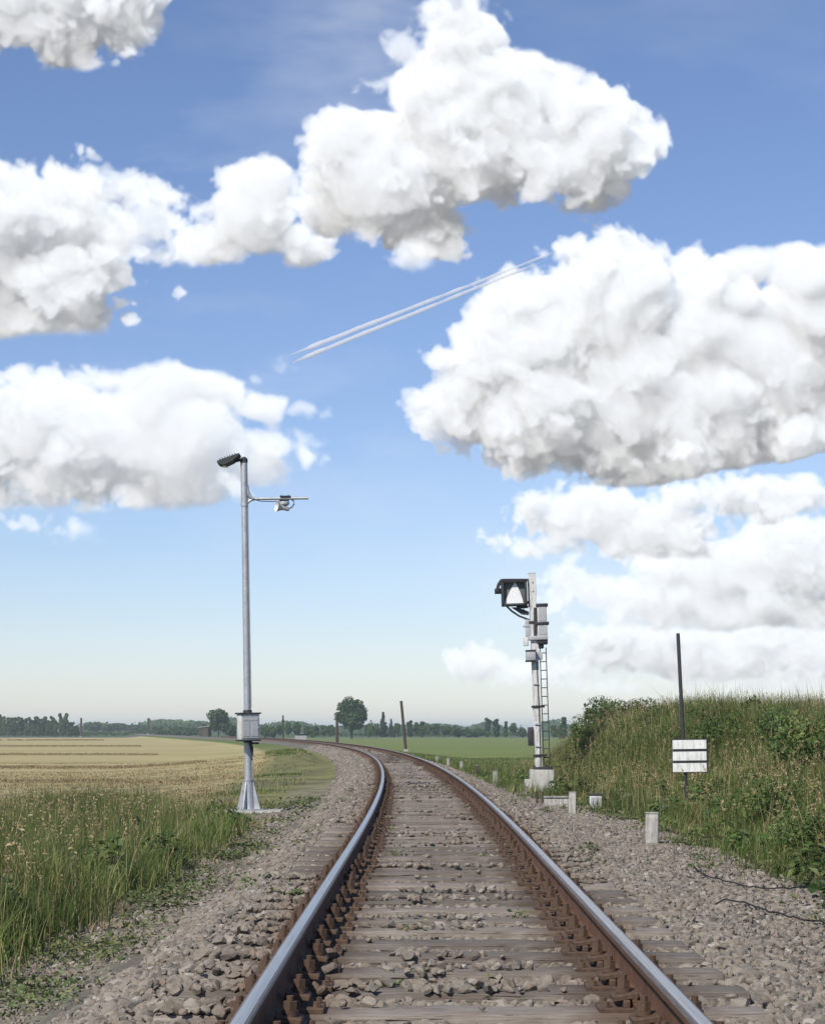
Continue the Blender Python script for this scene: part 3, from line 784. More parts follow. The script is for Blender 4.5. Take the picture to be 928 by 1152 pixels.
    b = MB(); b.prism([(v.x, v.z) for v in fl], -.17, .17); bmesh.ops.bevel(b.bm, geom=list(b.bm.edges), offset=.012, segments=2, affect='EDGES')
    for s in range(7):
        f = .15+.11*s; c = fl[0].lerp(fl[1], f); b.box((c.x, 0, c.z+.012), (.012, .32, .03), rot=Euler((0, -.33, 0)))
    b.build('floodlight', M['dark'], root, 40)
    b = MB(); c = p(251, 521.2); b.lathe([(.085, -.012), (.09, 0), (.08, .014)], Matrix.Translation((c.x+.01, 0, c.z-.004)) @ Matrix.Rotation(R(200), 4, 'Y'), 22); b.build('lens', M['glass'], root)
    b = MB(); b.tube([p(263, 517), p(269, 515.6), p(274.5, 515.8)], .026, 10); b.build('floodlight_arm', M['dark'], root)
    # switch box on the post
    cab = empty('switch_box', ((280.3-mx(816))*k, -.20, (912-816)*k), (0, 0, R(24))); cab.parent = root
    mats = M['lightpaint']
    b = MB(); b.box((0, 0, 0), (.36, .24, .47), bevel=.008, seg=2); b.build('box_body', mats, cab)
    b = MB(); b.box((0, -.126, -.01), (.32, .014, .40), bevel=.004)
    for sx in (-.08, .08): b.box((sx, -.135, -.045), (.13, .008, .27), bevel=.003)
    b.box((.0, -.135, .135), (.29, .008, .05), bevel=.003); b.cyl((.145, -.13, -.02), (.145, -.155, -.02), .012, n=10); b.build('box_door', M['greypaint'], cab, 30)
    b = MB(); b.box((0, 0, .25), (.42, .30, .03), bevel=.006); b.box((0, 0, -.25), (.41, .28, .03), bevel=.006); b.build('box_rims', M['dark'], cab, 30)
    b = MB(); b.tube([(.06, -.10, 1.31), (.065, -.10, 1.25), (.08, -.06, 1.2), (.075, -.02, 1.14), (.07, 0, 1.05)], .026, 10); b.box((.14, -.12, 1.285), (.15, .05, .035), bevel=.004)
    b.build('cable_pipe', M['dark'], root)
    b = MB()
    for zz in (1.30, 1.86): b.cyl((0, 0, zz), (0, 0, zz+.045), .084, n=20)
    b.build('pole_bands', M['dark'], root)

def build_signal():
    d = 45.0; k = d/F
    ln = .0342
    root = empty('railway_signal', ((607-464)*k, d, CAMZ+(HOR-896)*k), (0, -ln, 0))
    tag(root, 'railway signal mast with hooded head, stacked grey boxes and narrow ladder on a concrete block', 'railway signal')
    mx = lambda py: 607-(896-py)*ln
    p = lambda px, py, y=0: Vector(((px-mx(py))*k, y, (896-py)*k))
    def rect(b, x0, y0, x1, y1, dep, yc=0, bev=.008, mi=0):
        c = (p(x0, (y0+y1)/2)+p(x1, (y0+y1)/2))/2
        b.box((c.x, yc, c.z), (abs(x1-x0)*k, dep, abs(y1-y0)*k), bevel=bev, mi=mi, seg=2)
    b = MB(); rect(b, 596, 866, 622, 900, .70, .05, .02); rect(b, 590, 877, 598, 903, .5, 0, .02); o = b.build('plinth', M['concrete'], root); o.rotation_euler = (0, ln, 0)
    b = MB(); rect(b, 600, 862.8, 621, 866.2, .42, 0, .004)
    for sx in (-.16, .16):
        for sy in (-.15, .15): b.cyl((sx+.06, sy, .66), (sx+.06, sy, .76), .018, n=6)
    b.build('base_plate', M['dark'], root, 30)
    # H-section mast
    H = (896-645)*k; z0 = (896-864)*k
    b = MB(); w = .17
    for sy in (-1, 1): b.box((0, sy*.085, (H+z0)/2), (w, .014, H-z0), bevel=.003)
    b.box((0, 0, (H+z0)/2), (.012, .165, H-z0)); b.box((0, 0, H+.004), (w+.01, .20, .012), bevel=.003)
    b.build('mast', M['lightpaint'], root, 30)
    # signal head: frame, back plate, white reflector shape, hood
    b = MB(); rect(b, 564, 652.5, 592.5, 655, .36); rect(b, 565, 678.5, 592.5, 681, .36); rect(b, 564, 652.5, 566.5, 681, .36); rect(b, 590, 652.5, 592.5, 681, .36)
    rect(b, 592, 651, 597, 653, .10); rect(b, 592, 676, 597, 679, .10); rect(b, 594, 651, 596.3, 683, .12)
    b.build('head_frame', M['dark'], root, 30)
    b = MB(); rect(b, 565.5, 653.5, 591.5, 680, .20, .06); b.build('head_housing', M['darkgrey'], root)
    b = MB(); tri = []
    A, B_, C_ = p(579, 654), p(567.3, 678.6), p(588.7, 678.6)
    for (s, e, bow) in ((A, B_, .014), (B_, C_, 0), (C_, A, .026)):
        nrm = Vector((-(e-s).z, 0, (e-s).x)).normalized(); mid = (A+B_+C_)/3
        if (s-mid).dot(nrm) < 0: nrm = -nrm
        for t_ in (0, .25, .5, .75): v = s.lerp(e, t_)+nrm*bow*math.sin(math.pi*t_); tri.append((v.x, v.z))
    b.prism(tri, -.075, -.03); b.build('reflector', M['white'], root, 20)
    b = MB(); hood = [p(557, 664), p(559.5, 655), p(562.5, 651), p(566, 650.6), p(592, 651.4), p(592, 653.4), p(565.5, 653.4), p(561.8, 659), p(560.5, 666)]
    b.prism([(v.x, v.z) for v in hood], -.19, .19); rect(b, 556.5, 661, 564.5, 666.5, .30, 0, .01); b.build('hood', M['black'], root, 30)
    b = MB(); b.tube([p(570, 681), p(576, 687), p(584, 692.5), p(596, 697.5)], .024, 8); rect(b, 581, 681, 594, 684, .05); 
    b.prism([(v.x, v.z) for v in (p(575, 682.5), p(582, 682.5), p(595, 688), p(595, 692), p(587, 691))], -.02, .02)
    b.cyl(p(589, 681, -.03), p(589, 690, -.03), .012, n=8); b.build('head_bracket', M['dark'], root, 30)
    # stacked equipment boxes
    for (x0, y0, x1, y1) in ((604, 682.5, 614.5, 700.5), (604.5, 703.5, 615.5, 716)):
        e = MB(); rect(e, x0, y0, x1, y1, .30); o = e.build('equipment_box', M['lightpaint'], root)
        e = MB(); c = p((x0+x1)/2, (y0+y1)/2); e.box((c.x, -.155, c.z), ((x1-x0-2)*k, .012, (y1-y0-2.4)*k), bevel=.004); e.build('box_lid', M['greypaint'], o, 30)
    b = MB(); rect(b, 602.5, 679.6, 615.8, 683.2, .34); rect(b, 602.5, 700.3, 617, 703.7, .34); rect(b, 604, 719.5, 615.8, 725.5, .28, 0, .02); rect(b, 606, 725, 611.5, 730, .18, 0, .02); b.build('box_brackets', M['black'], root, 30)
    b = MB(); rect(b, 594.5, 715.8, 615.8, 720.2, .34); b.build('cross_plate', M['greypaint'], root, 30)
    b = MB()
    for x, r_ in ((602.0, .028), (600.9, .020)): b.cyl(p(x, 684, -.12), p(x, 716, -.12), r_, n=10)
    b.tube([p(592.5, 716, -.03), p(592.5, 706, -.03), p(594, 701, -.03), p(596, 699, -.03)], .02, 8); b.build('conduits', M['dark'], root)
    b = MB(); rect(b, 590.8, 697, 595.4, 703.5, .10); rect(b, 588.4, 703, 595.4, 705.2, .16); rect(b, 591.2, 705, 596, 716.2, .13); b.build('side_lamp', M['greypaint'], root, 30)
    b = MB(); rect(b, 589, 717, 594.4, 726.5, .16); b.build('relay_box', M['lightpaint'], root)
    b = MB(); rect(b, 591, 732, 601.5, 744, .18, -.17); b.build('junction_box', M['greypaint'], root)
    b = MB(); rect(b, 590.6, 731.4, 602, 733.4, .20, -.17); b.build('junction_box_lid', M['black'], root)
    b = MB(); rect(b, 590.6, 742.8, 602, 744.8, .20, -.17); b.build('junction_box_base', M['black'], root)
    b = MB(); rect(b, 604.5, 734, 610, 742.5, .14); b.build('small_box', M['greypaint'], root)
    b = MB(); rect(b, 594, 818, 599.8, 839, .22); b.build('lower_box', M['dark'], root)
    b = MB()
    for yy in (795, 700, 850): rect(b, mx(yy)-5.5, yy-1.2, mx(yy)+9, yy+1.4, .23, 0, .003)
    b.build('mast_clamps', M['black'], root, 30)
    for px_, r_ in ((2.0, .011),):
        b = MB(); b.tube([(px_*k, -.105, (896-866)*k), (px_*k+.01, -.108, (896-800)*k), (px_*k-.01, -.105, (896-745)*k)], r_, 6); b.build('cable', M['rubber'], root)
    for yy in (770, 815, 840):
        b = MB(); b.box((0, -.108, (896-yy)*k), (.13, .03, .03), bevel=.003); b.build('cable_strap', M['galv'], root, 30)
    for zz in (655, 665, 690):
        b = MB(); b.cyl((0, -.09, (896-zz)*k), (0, -.112, (896-zz)*k), .018, n=6); b.build('bolt', M['galv'], root, 30)
    # ladder
    lad = empty('ladder'); lad.parent = root
    xo = .130; lw = .150
    for sx in (0, lw):
        b = MB(); b.box((xo+sx, -.02, (p(0, 729).z+p(0, 861).z)/2), (.022, .045, p(0, 729).z-p(0, 861).z), bevel=.003); b.build('ladder_rail', M['dark'], lad, 30)
    rm = MB(); rm.cyl((xo, 0, 0), (xo+lw, 0, 0), .012, n=8); rmesh = rm.mesh('rung', M['dark'])
    z = p(0, 735).z
    while z > p(0, 858).z:
        link('rung', rmesh, lad, (0, -.02, z)); z -= .215

def build_sign():
    d = 31.0; k = d/F
    x = (772.3-464)*k; z0 = gz(x, d)-.1
    zb = CAMZ+(HOR-886)*k
    ln = -8.5/173
    root = empty('lineside_marker_sign', (x, d, z0), (0, ln, 0))
    tag(root, 'white board with two black stripes on a thin leaning pole on the grassy bank', 'sign')
    H = CAMZ+(HOR-713)*k-z0
    b = MB(); b.cyl((0, 0, 0), (0, 0, H), .034, .031, 14); b.cyl((0, 0, H), (0, 0, H+.012), .035, .02, 14); b.build('pole', M['dark'], root)
    c = CAMZ+(HOR-850.7)*k-z0
    pan = MB(); pan.box((.02, -.055, c), (.575, .014, .55), bevel=.003); 
    o = pan.build('board', M['white_old'], root); o.rotation_euler = (0, -ln*.75, 0); o.location = (ln*.75*c*-1+.0, 0, 0)
    off = o.location.x
    fr = MB(); 
    for zz in (-.281, .281): fr.box((.02, -.056, c+zz), (.61, .024, .013), bevel=.003)
    for xx in (-.298, .298): fr.box((.02+xx, -.056, c), (.013, .024, .56), bevel=.003)
    f = fr.build('board_frame', M['black'], root, 30); f.rotation_euler = o.rotation_euler; f.location = o.location
    for zz in (.098, -.098):
        s = MB(); s.box((.02, -.064, c+zz), (.572, .008, .041), bevel=.002); q = s.build('stripe', M['black'], root, 30); q.rotation_euler = o.rotation_euler; q.location = o.location
    b = MB()
    for zz in (-.19, .19): b.box((0, -.012, c+zz), (.11, .09, .03), bevel=.003)
    b.build('pole_clamps', M['galv'], root, 30)

def build_small():
    # concrete marker posts along the right side
    def post(px, py, wpx, hpx, label, mat='concrete_old', grp=None, tilt=0, thin=1.0):
        c = hit(px, py); k = c.y/F; w = wpx*k; h = hpx*k
        o = empty('marker_post', c, (rnd.uniform(-.02, .02), tilt, rnd.uniform(-.25, .25))); tag(o, label, 'marker post', grp)
        b = MB(); b.box((0, 0, h/2-.12), (w, w*.8*thin, h+.24), bevel=min(.014, w*.12), seg=2, taper=.95); b.build('shaft', M[mat], o)
        b = MB(); b.box((0, 0, h+.004), (w*1.02, w*.84*thin, .018), bevel=.006, seg=2); b.build('cap', M['concrete_old'], o)
        return c
    g = 'concrete marker posts along the right of the track'
    post(733.5, 951, 15, 35.5, 'stout pale concrete marker post nearest the camera, beside the ballast on the right', 'concrete', g, .0)
    post(644, 917, 8.6, 25, 'pale concrete post at the end of the low concrete beam in front of the signal', 'concrete', g, .01)
    post(557.5, 885.5, 6, 17.5, 'narrow weathered post next to the right rail, first one beyond the signal block', 'concrete_old', g, -.02)
    post(536.5, 872.5, 3.4, 11, 'dark thin post second beyond the signal in the row at the right rail', 'polewood', g, .03)
    post(519, 867, 3.6, 10, 'third small post beyond the signal in the row at the right rail', 'concrete_old', g, -.02)
    post(504, 863, 3.4, 9.5, 'fourth small post beyond the signal in the row at the right rail', 'concrete_old', g, .02)
    post(491.5, 858.5, 2.8, 7.5, 'farthest and smallest post of the row at the right rail', 'concrete_old', g, 0)
    # low concrete beam between block and post
    d = 35.2; k = d/F; x0, x1 = (612-464)*k, (640-464)*k
    zt = CAMZ+(HOR-897.6)*k; g0 = gz((x0+x1)/2, d)
    o = empty('concrete_beam', ((x0+x1)/2, d, g0)); tag(o, 'low horizontal concrete beam lying on the ground between signal block and post', 'beam')
    b = MB(); b.box((0, 0, (zt-g0)/2-.04), (x1-x0, .22, zt-g0+.08), bevel=.012, seg=2); b.build('beam_body', M['concrete'], o)
    b = MB(); b.box((0, 0, zt-g0+.012), (x1-x0+.02, .26, .03), bevel=.006, seg=2); b.build('cover_slab', M['concrete_old'], o)
    # two short stakes at the foot of the block
    for px, lab in ((604.2, 'short dark stake at the foot of the signal block, left one of the pair'), (610.5, 'short dark stake at the foot of the signal block, right one of the pair')):
        d = 38.5; k = d/F; x = (px-464)*k; z = gz(x, d); b = MB(); b.cyl((0, 0, -.15), (0, 0, .24), .026, .022, 10); b.cyl((0, 0, .24), (0, 0, .255), .022, .012, 10)
        tag(b.build('stake', M['polewood'], None, 35, (x, d, z)), lab, 'stake', 'stakes at the signal block')
    # junction box on the bank
    c = hit(670, 910); k = c.y/F
    o = empty('junction_box', c, (0, 0, R(-6))); tag(o, 'small pale square junction box with dark lid in the grass right of the beam', 'junction box')
    w = 13.5*k; h = 16.5*k
    b = MB(); b.box((0, 0, h/2-.06), (w, w*.8, h+.06), bevel=.008, seg=2); b.build('box_body', M['lightpaint'], o)
    b = MB(); b.box((0, 0, h-.012), (w*1.12, w*.92, .035), bevel=.006); b.build('lid', M['dark'], o)
    b = MB(); b.box((0, -w*.4-.003, h*.45), (w*.78, .01, h*.66), bevel=.003); b.build('door', M['greypaint'], o)
    # cables on the ground
    def cable(pts, lab, r=.0065):
        P = [hit(a, b_) for a, b_ in pts]; out = []
        for i in range(len(P)-1):
            p0, p1, p2, p3 = P[max(i-1, 0)], P[i], P[i+1], P[min(i+2, len(P)-1)]
            for s in range(10):
                t = s/10; v = .5*((2*p1)+(p2-p0)*t+(2*p0-5*p1+4*p2-p3)*t*t+(3*p1-p0-3*p2+p3)*t**3)
                v.z = gz(v.x, v.y)+.050+.008*math.sin(i*3+s*.5)-(.09*(1-s/5) if i == 0 and s < 5 else 0); out.append(v)
        b = MB(); b.tube(out, r, 7); tag(b.build('cable', M['rubber']), lab, 'cable', 'black cables on the right gravel')
    cable([(772, 974), (788, 987), (813, 998), (847, 1005), (886, 1006.5), (925, 1004), (960, 1000)], 'black cable snaking over the gravel edge on the right, farther one')
    cable([(798, 1019), (836, 1023), (864, 1034), (892, 1040), (928, 1048), (965, 1062)], 'black cable lying across the gravel at the right edge, nearer one')
    cable([(690, 923), (712, 925), (731, 923), (752, 938), (785, 946), (830, 949), (868, 952)], 'thin black cable passing behind the pale marker post', .008)

    # leaning post beyond the right rail
    c = hit(457, 847); k = c.y/F
    top = Vector(((451.3-464)*k, c.y, CAMZ+(HOR-789.5)*k))
    o = empty('leaning_pole', c); tag(o, 'dark wooden pole leaning left on a small block right of the bend', 'pole', 'poles along the bend')
    t_ = top-c; b = MB(); b.cyl((0, 0, -.2), t_, .135, .12, 12); b.build('shaft', M['polewood'], o)
    b = MB(); b.cyl(t_*.995, t_*1.012, .15, .13, 12); b.build('cap', M['dark'], o)
    b = MB(); b.box((0, 0, .13), (.46, .46, .36), bevel=.03, seg=2); b.build('footing', M['concrete_old'], o)
    for px, yb, yt, d, r_, lab in ((379.3, 836, 803, 205, .17, 'upright dark pole beside the big round tree at the bend'),
                                   (318.5, 833, 805, 270, .14, 'thin dark pole left of the trackside hut'),
                                   (91.3, 826, 808, 545, .36, 'dark pole at the right end of the far slim tree row'),
                                   (167, 826, 808, 545, .36, 'dark pole at the left end of the flat topped far hedgerow')):
        k = d/F; x = (px-464)*k; z = gz(x, d); h = CAMZ+(HOR-yt)*k-z
        o = empty('pole', (x, d, z)); tag(o, lab, 'pole', 'poles along the bend' if d < 300 else 'poles on the far field edge')
        b = MB(); b.cyl((0, 0, -.3), (rnd.uniform(-.03, .03)*h*.3, 0, h), r_, r_*.85, 10); b.build('shaft', M['polewood'], o)
        b = MB(); b.cyl((0, 0, -.2), (0, 0, .25), r_*1.25, r_*1.15, 10); b.build('footing', M['concrete_old'], o)
    # trackside hut at the bend
    d = 240; k = d/F; x = (338.5-464)*k; z = gz(x, d)
    o = empty('trackside_hut', (x, d, z), (0, 0, R(14))); tag(o, 'small grey trackside cabinet hut where the rails vanish at the bend', 'hut')
    b = MB(); b.box((0, 0, .55), (1.4, 1.1, 1.3), bevel=.02); b.build('wall', M['concrete'], o)
    b = MB(); b.box((0, 0, 1.24), (1.6, 1.3, .12), bevel=.03, seg=2); b.build('roof', M['dark'], o)
    b = MB(); b.box((.25, -.56, .52), (.6, .03, 1.05), bevel=.01); b.build('door', M['greypaint'], o)
    # shed on the horizon
    d = 470; k = d/F; x = (231-464)*k; z = gz(x, d)
    o = empty('field_shed', (x, d, z), (0, 0, R(-10))); tag(o, 'small dark timber shed standing left of the round tree', 'shed')
    b = MB(); b.box((0, 0, 1.3), (2.3, 2.6, 3.0), bevel=.02); b.build('wall', M['polewood'], o)
    b = MB(); b.prism([(-1.5, 2.75), (1.5, 3.1), (1.5, 3.22), (-1.5, 2.87)], -1.6, 1.6); b.build('roof', M['greypaint'], o, 20)
    b = MB(); b.box((.3, -1.31, .95), (.9, .06, 1.9), bevel=.02); b.build('door', M['bark'], o)

def hedge(name, px0, px1, d, h, w, label, seed, flat=.5, leaf=.26):
    r = np.random.RandomState(seed); k = d/F
    x0, x1 = (px0-464)*k, (px1-464)*k; n = int((x1-x0)*46*max(1, h/2))
    x = r.uniform(x0, x1, n); hh = h*(.7+.5*fbm(x, x*0, 9, 3, seed)) if flat < 1 else h*(.95+.1*fbm(x, x*0, 9, 3, seed))
    pts = np.stack([x, d+r.normal(0, w/2, n), ground_z(x-cx(np.full(n, d)), np.full(n, d))+hh*np.sqrt(r.rand(n))], 1)
    nr = np.array([0, -.6, .7])+r.normal(size=(n, 3))*.7; nr /= np.linalg.norm(nr, axis=1)[:, None]
    v, f = leaves(r, pts, nr, np.full(n, leaf), .7)
    c = np.array([(x0+x1)/2, d, gz((x0+x1)/2, d)])
    tag(link(name, np_mesh(name, v-c, f, M['tree_a']), None, tuple(c)), label, 'hedge')

def build_trees():
    def tree(kind, px, top, wpx, d, label, group=None, name=None):
        k = d/F; x = (px-464)*k; z = gz(x, d)
        h = CAMZ+(HOR-top)*k-z
        plant(name or {'poplar': 'poplar_tree', 'slim': 'slim_tree', 'spruce': 'conifer_tree', 'bush': 'bush'}.get(kind, 'broadleaf_tree'), kind, x, d, z-.1, wpx*k, h, label, 'bush' if kind == 'bush' else 'tree', group)
    tree('oak', 395.5, 781, 40, 450, 'big round broadleaf tree, the tallest on the horizon, right of the upright pole')
    tree('maple', 245.5, 795, 27, 470, 'round broadleaf tree standing beside the dark shed on the left horizon')
    tree('bush', 230, 815, 16, 500, 'low bush behind the dark shed left of the round tree')
    tree('bush', 259, 812, 14, 480, 'bush at the right foot of the round tree by the shed')
    rr = random.Random(11)
    g = 'slim trees in the far row at the left edge'
    x = -4
    while x < 76:
        tree(rr.choice(['slim', 'poplar']), x, rr.uniform(801.5, 810), rr.uniform(5, 7.5), rr.uniform(590, 640), 'slim tree in the dense far row at the left edge of the horizon', g); x += rr.uniform(3.2, 4.8)
    for px, top, w, lab in ((80, 812, 9, 'shorter slim tree ending the far row just left of the dark pole'), (86, 816, 7, 'lowest slim tree touching the dark pole at the end of the far row')):
        tree('slim', px, top, w, 600, lab, g)
    g = 'rounded trees far behind the left field'
    for px, top, w, lab in ((104, 809, 24, 'broad rounded far tree just right of the first dark pole'), (121, 812, 20, 'second rounded far tree right of the first dark pole'), (134, 811, 20, 'third rounded far tree between the two dark poles'), (148, 813, 20, 'fourth rounded far tree between the two dark poles'), (160, 813, 16, 'rounded far tree just left of the dark pole by the flat topped hedgerow')):
        tree('ash', px, top, w, 840, lab, g)
    g = 'low bushes in front of the flat topped hedgerow'
    for px, top, w, lab in ((180, 820, 14, 'low bush at the left end of the flat topped hedgerow'), (197, 819, 16, 'low bush at the middle of the flat topped hedgerow'), (215, 819, 15, 'low bush at the right end of the flat topped hedgerow')):
        tree('bush', px, top, w, 600, lab, g)
    g = 'trees and bushes between lamp post and big round tree'
    for kind, px, top, w, lab in (('bush', 298, 815, 12, 'small bush just right of the box on the lamp post'), ('bush', 306, 816, 13, 'low wide bush left of the thin dark pole'), ('alder', 314, 814, 9, 'small tree touching the thin dark pole on its left'),
        ('alder', 324.5, 811, 9, 'narrow small tree touching the thin dark pole on its right'), ('alder', 334.5, 811, 12, 'rounded small tree above the trackside hut'), ('ash', 346, 814, 11, 'small tree right of the trackside hut'),
        ('bush', 354, 815, 12, 'bush second to the right of the trackside hut'), ('ash', 364, 812.5, 11, 'small tree midway between hut and big round tree'), ('alder', 372, 814, 9, 'small tree left of the upright dark pole')):
        tree(kind, px, top, w, 500, lab, g)
    g = 'trees between the big round tree and the signal'
    for kind, px, top, w, lab in (('bush', 416, 812, 14, 'bush at the right foot of the big round tree'), ('ash', 423, 810, 8, 'small tree second right of the big round tree'), ('spruce', 431, 800, 14, 'pointed dark conifer right of the big round tree'),
        ('spruce', 440, 808, 9, 'lower dark conifer touching the pointed one on its right'), ('alder', 447, 812, 9, 'small tree left of the leaning pole'), ('poplar', 461, 810, 6, 'narrow tree directly right of the leaning pole'), ('alder', 468, 811, 8, 'small tree second right of the leaning pole'),
        ('slim', 475, 811, 7, 'slim tree third right of the leaning pole'), ('ash', 482, 812, 9, 'small tree in the middle of the row right of the leaning pole'), ('alder', 491, 813, 11, 'rounded tree at the low part of the row right of the leaning pole'),
        ('ash', 501, 813.5, 12, 'broad low tree before the gap in the far row'), ('bush', 512, 816, 14, 'bush at the left edge of the gap in the far row'), ('bush', 525, 819, 16, 'lowest bush in the gap of the far row'), ('bush', 538, 818, 14, 'bush at the right edge of the gap in the far row'),
        ('poplar', 548.5, 807, 6.5, 'tallest poplar left of the signal'), ('poplar', 558.5, 808.5, 7.5, 'poplar second left of the signal mast pair'), ('slim', 569, 811, 5, 'slim tree nearest the signal among the poplars'), ('ash', 577.5, 809.5, 9, 'dark round headed tree just left of the signal'),
        ('bush', 587, 817, 11, 'bush close to the left side of the signal mast')):
        tree(kind, px, top, w, 520, lab, g)
    g = 'trees between signal and grassy bank'
    for kind, px, top, w, lab in (('ash', 622.5, 812, 8, 'small tree just right of the signal ladder'), ('slim', 634, 806, 8, 'slim tree right of the signal, before the bank'), ('bush', 628, 819, 14, 'bush under the slim tree right of the signal'), ('alder', 645, 812, 12, 'tree at the foot of the grassy bank')):
        tree(kind, px, top, w, 430, lab, g)
    hedge('field_hedge', -40, 211, 612, 1.5, 1.6, 'long dark clipped hedge closing the left field', 31)
    hedge('field_hedge', 345, 598, 606, 1.1, 1.4, 'low dark hedge closing the field between hut and signal', 37)
    hedge('field_hedge', 172, 227, 650, 3.0, 4.0, 'flat topped hedgerow on the left horizon between dark pole and shed', 41, 9, .4)
    # the far wood that closes the view
    r = np.random.RandomState(77); n = 90000; x = r.uniform(-620, 420, n); yy = 1050+r.normal(0, 30, n)+60*np.sin(x/90.)
    top = (1.5+7.0*fbm(x, x*0, 60, 2, 90)+4.5*np.maximum(0, fbm(x, x*0, 14, 3, 93)-.4)*2)
    top = top*np.clip((fbm(x, x*0, 38, 2, 97)-.36)*5, .12, 1)
    pts = np.stack([x, yy, -.9+top*np.sqrt(r.rand(n))], 1); nr = np.array([0, -.6, .6])+r.normal(size=(n, 3))*.7; nr /= np.linalg.norm(nr, axis=1)[:, None]
    v, f = leaves(r, pts, nr, np.full(n, .75), .7)
    tag(link('distant_wood', np_mesh('distant_wood', v, f, M['tree_b'])), 'pale distant wood closing the horizon behind all fields', 'wood', kind='stuff')
    # swaths of cut straw across the mown field
    r = np.random.RandomState(55)
    for d, x1, lab in ((71, -8.5, 'nearest straw swath lying across the mown field'), (97, -11, 'second straw swath from the front on the mown field'), (150, -21, 'third straw swath from the front on the mown field'), (228, -34, 'fourth straw swath from the front on the mown field'), (365, -62, 'farthest straw swath on the mown field below the dark hedge')):
        x0 = -.245*d-2; n = int((x1-x0)*(900 if d < 120 else 420)); x = r.uniform(x0, x1, n)
        k = fbm(x, x*0, 6, 3, int(d)) > .27; x = x[k]; n = len(x)
        wy = .35+.0016*d; y = d+r.normal(0, wy, n)+.5*np.sin(x/17.)
        s_ = x-cx(y); z = ground_z(s_, y)
        hh = (.06+.12*r.rand(n))*np.exp(-((y-d)/(wy*1.6))**2)*(1+d/300)
        v, f = blades(r, s_, y, hh, np.full(n, .02+.00032*d), 1.0, 2, z)
        c_ = np.array([(x0+x1)/2, d, gz((x0+x1)/2, d)])
        tag(link('straw_swath', np_mesh('straw_swath', v-c_, f, M['straw']), None, tuple(c_)), lab, 'straw swath', 'straw swaths on the mown field')
    # shrubs and saplings on the bank
    g = 'shrubs on the right bank'
    for kind, px, base, w, top, d, lab in (('sapling', 667, 836, 22, 771, 49, 'tall sapling with curled tip at the left end of the bank'), ('shrub', 690, 840, 52, 783, 50, 'rounded shrub at the left end of the bank'), ('shrub', 655, 850, 40, 800, 49, 'low shrub at the very foot of the bank beside the signal'), ('shrub', 676, 840, 44, 779, 52, 'tallest rounded shrub at the left end of the bank crest'), ('shrub', 708, 835, 46, 784, 49, 'shrub third from the left on the bank crest'),
        ('shrub', 722, 835, 36, 782, 50, 'small shrub on the bank crest between the rounded shrubs and the sign pole'), ('shrub', 788, 835, 50, 788, 41, 'flat shrub on the bank crest just right of the sign pole'), ('shrub', 868, 835, 60, 786, 33, 'ragged shrub on the bank crest midway between sign and right edge'),
        ('sapling', 734, 830, 24, 776, 46, 'sapling on the bank crest left of the sign pole'),
        ('shrub', 745, 838, 56, 790, 44, 'shrub on the bank just behind the sign board'), ('sapling', 845, 830, 30, 772, 38, 'tallest sapling on the bank crest right of the sign'), ('shrub', 815, 850, 70, 796, 36, 'broad shrub on the bank right of the sign'), ('shrub', 900, 880, 110, 792, 27, 'largest shrub at the right edge of the picture'),
        ('shrub', 866, 935, 80, 868, 22, 'low leafy shrub at the foot of the bank on the right'), ('sapling', 806, 905, 34, 864, 28, 'small leafy sapling right below and beside the sign board'), ('shrub', 918, 985, 90, 905, 18, 'leafy shrub nearest the camera at the right edge')):
        k = d/F; x = (px-464)*k; z = gz(x, d); h = max(.3, CAMZ+(HOR-top)*k-z)
        plant(kind, kind, x, d, z, w*k, h, lab, kind, g)

def build_contrail():
    d = 9000.0; k = d/F
    P = lambda px, py: Vector(((px-464)*k, d, CAMZ+(HOR-py)*k))
    mt = bpy.data.materials.new('vapour'); mt.use_nodes = True; nt = mt.node_tree; nt.nodes.clear()
    vo = nt.nodes.new('ShaderNodeOutputMaterial'); pv = nt.nodes.new('ShaderNodeVolumePrincipled'); nt.links.new(pv.outputs[0], vo.inputs['Volume'])
    pv.inputs['Color'].default_value = (.98, .98, .98, 1); pv.inputs['Density'].default_value = .085; pv.inputs['Anisotropy'].default_value = .0
    c = P(478, 341); o = empty('contrail', c); tag(o, 'twin white contrail climbing to the right across the open blue between the clouds', 'contrail')
    r = random.Random(4)
    for (a, b_) in (((325, 399.5), (636, 278.5)), ((328, 408), (612, 293))):
        A, B_ = P(*a)-c, P(*b_)-c; pts = []; rad = []
        for i in range(121):
            f = i/120; n_ = float(fbm(np.array([f*60.]), np.array([a[1]*1.]), 9., 4, 57)[0]); g_ = float(fbm(np.array([f*60.]), np.array([a[1]*1.]), 3., 3, 59)[0])
            pts.append(A.lerp(B_, f)+Vector((0, 0, (n_-.5)*5))); rad.append(max(.3, (12*(1-f)+6.5*f)*(.62+.76*g_)*min(1, .2+f*9)*min(1, .12+(1-f)*9)))
        b = MB(); b.tube(pts, rad, 10); b.build('vapour_trail', mt, o)

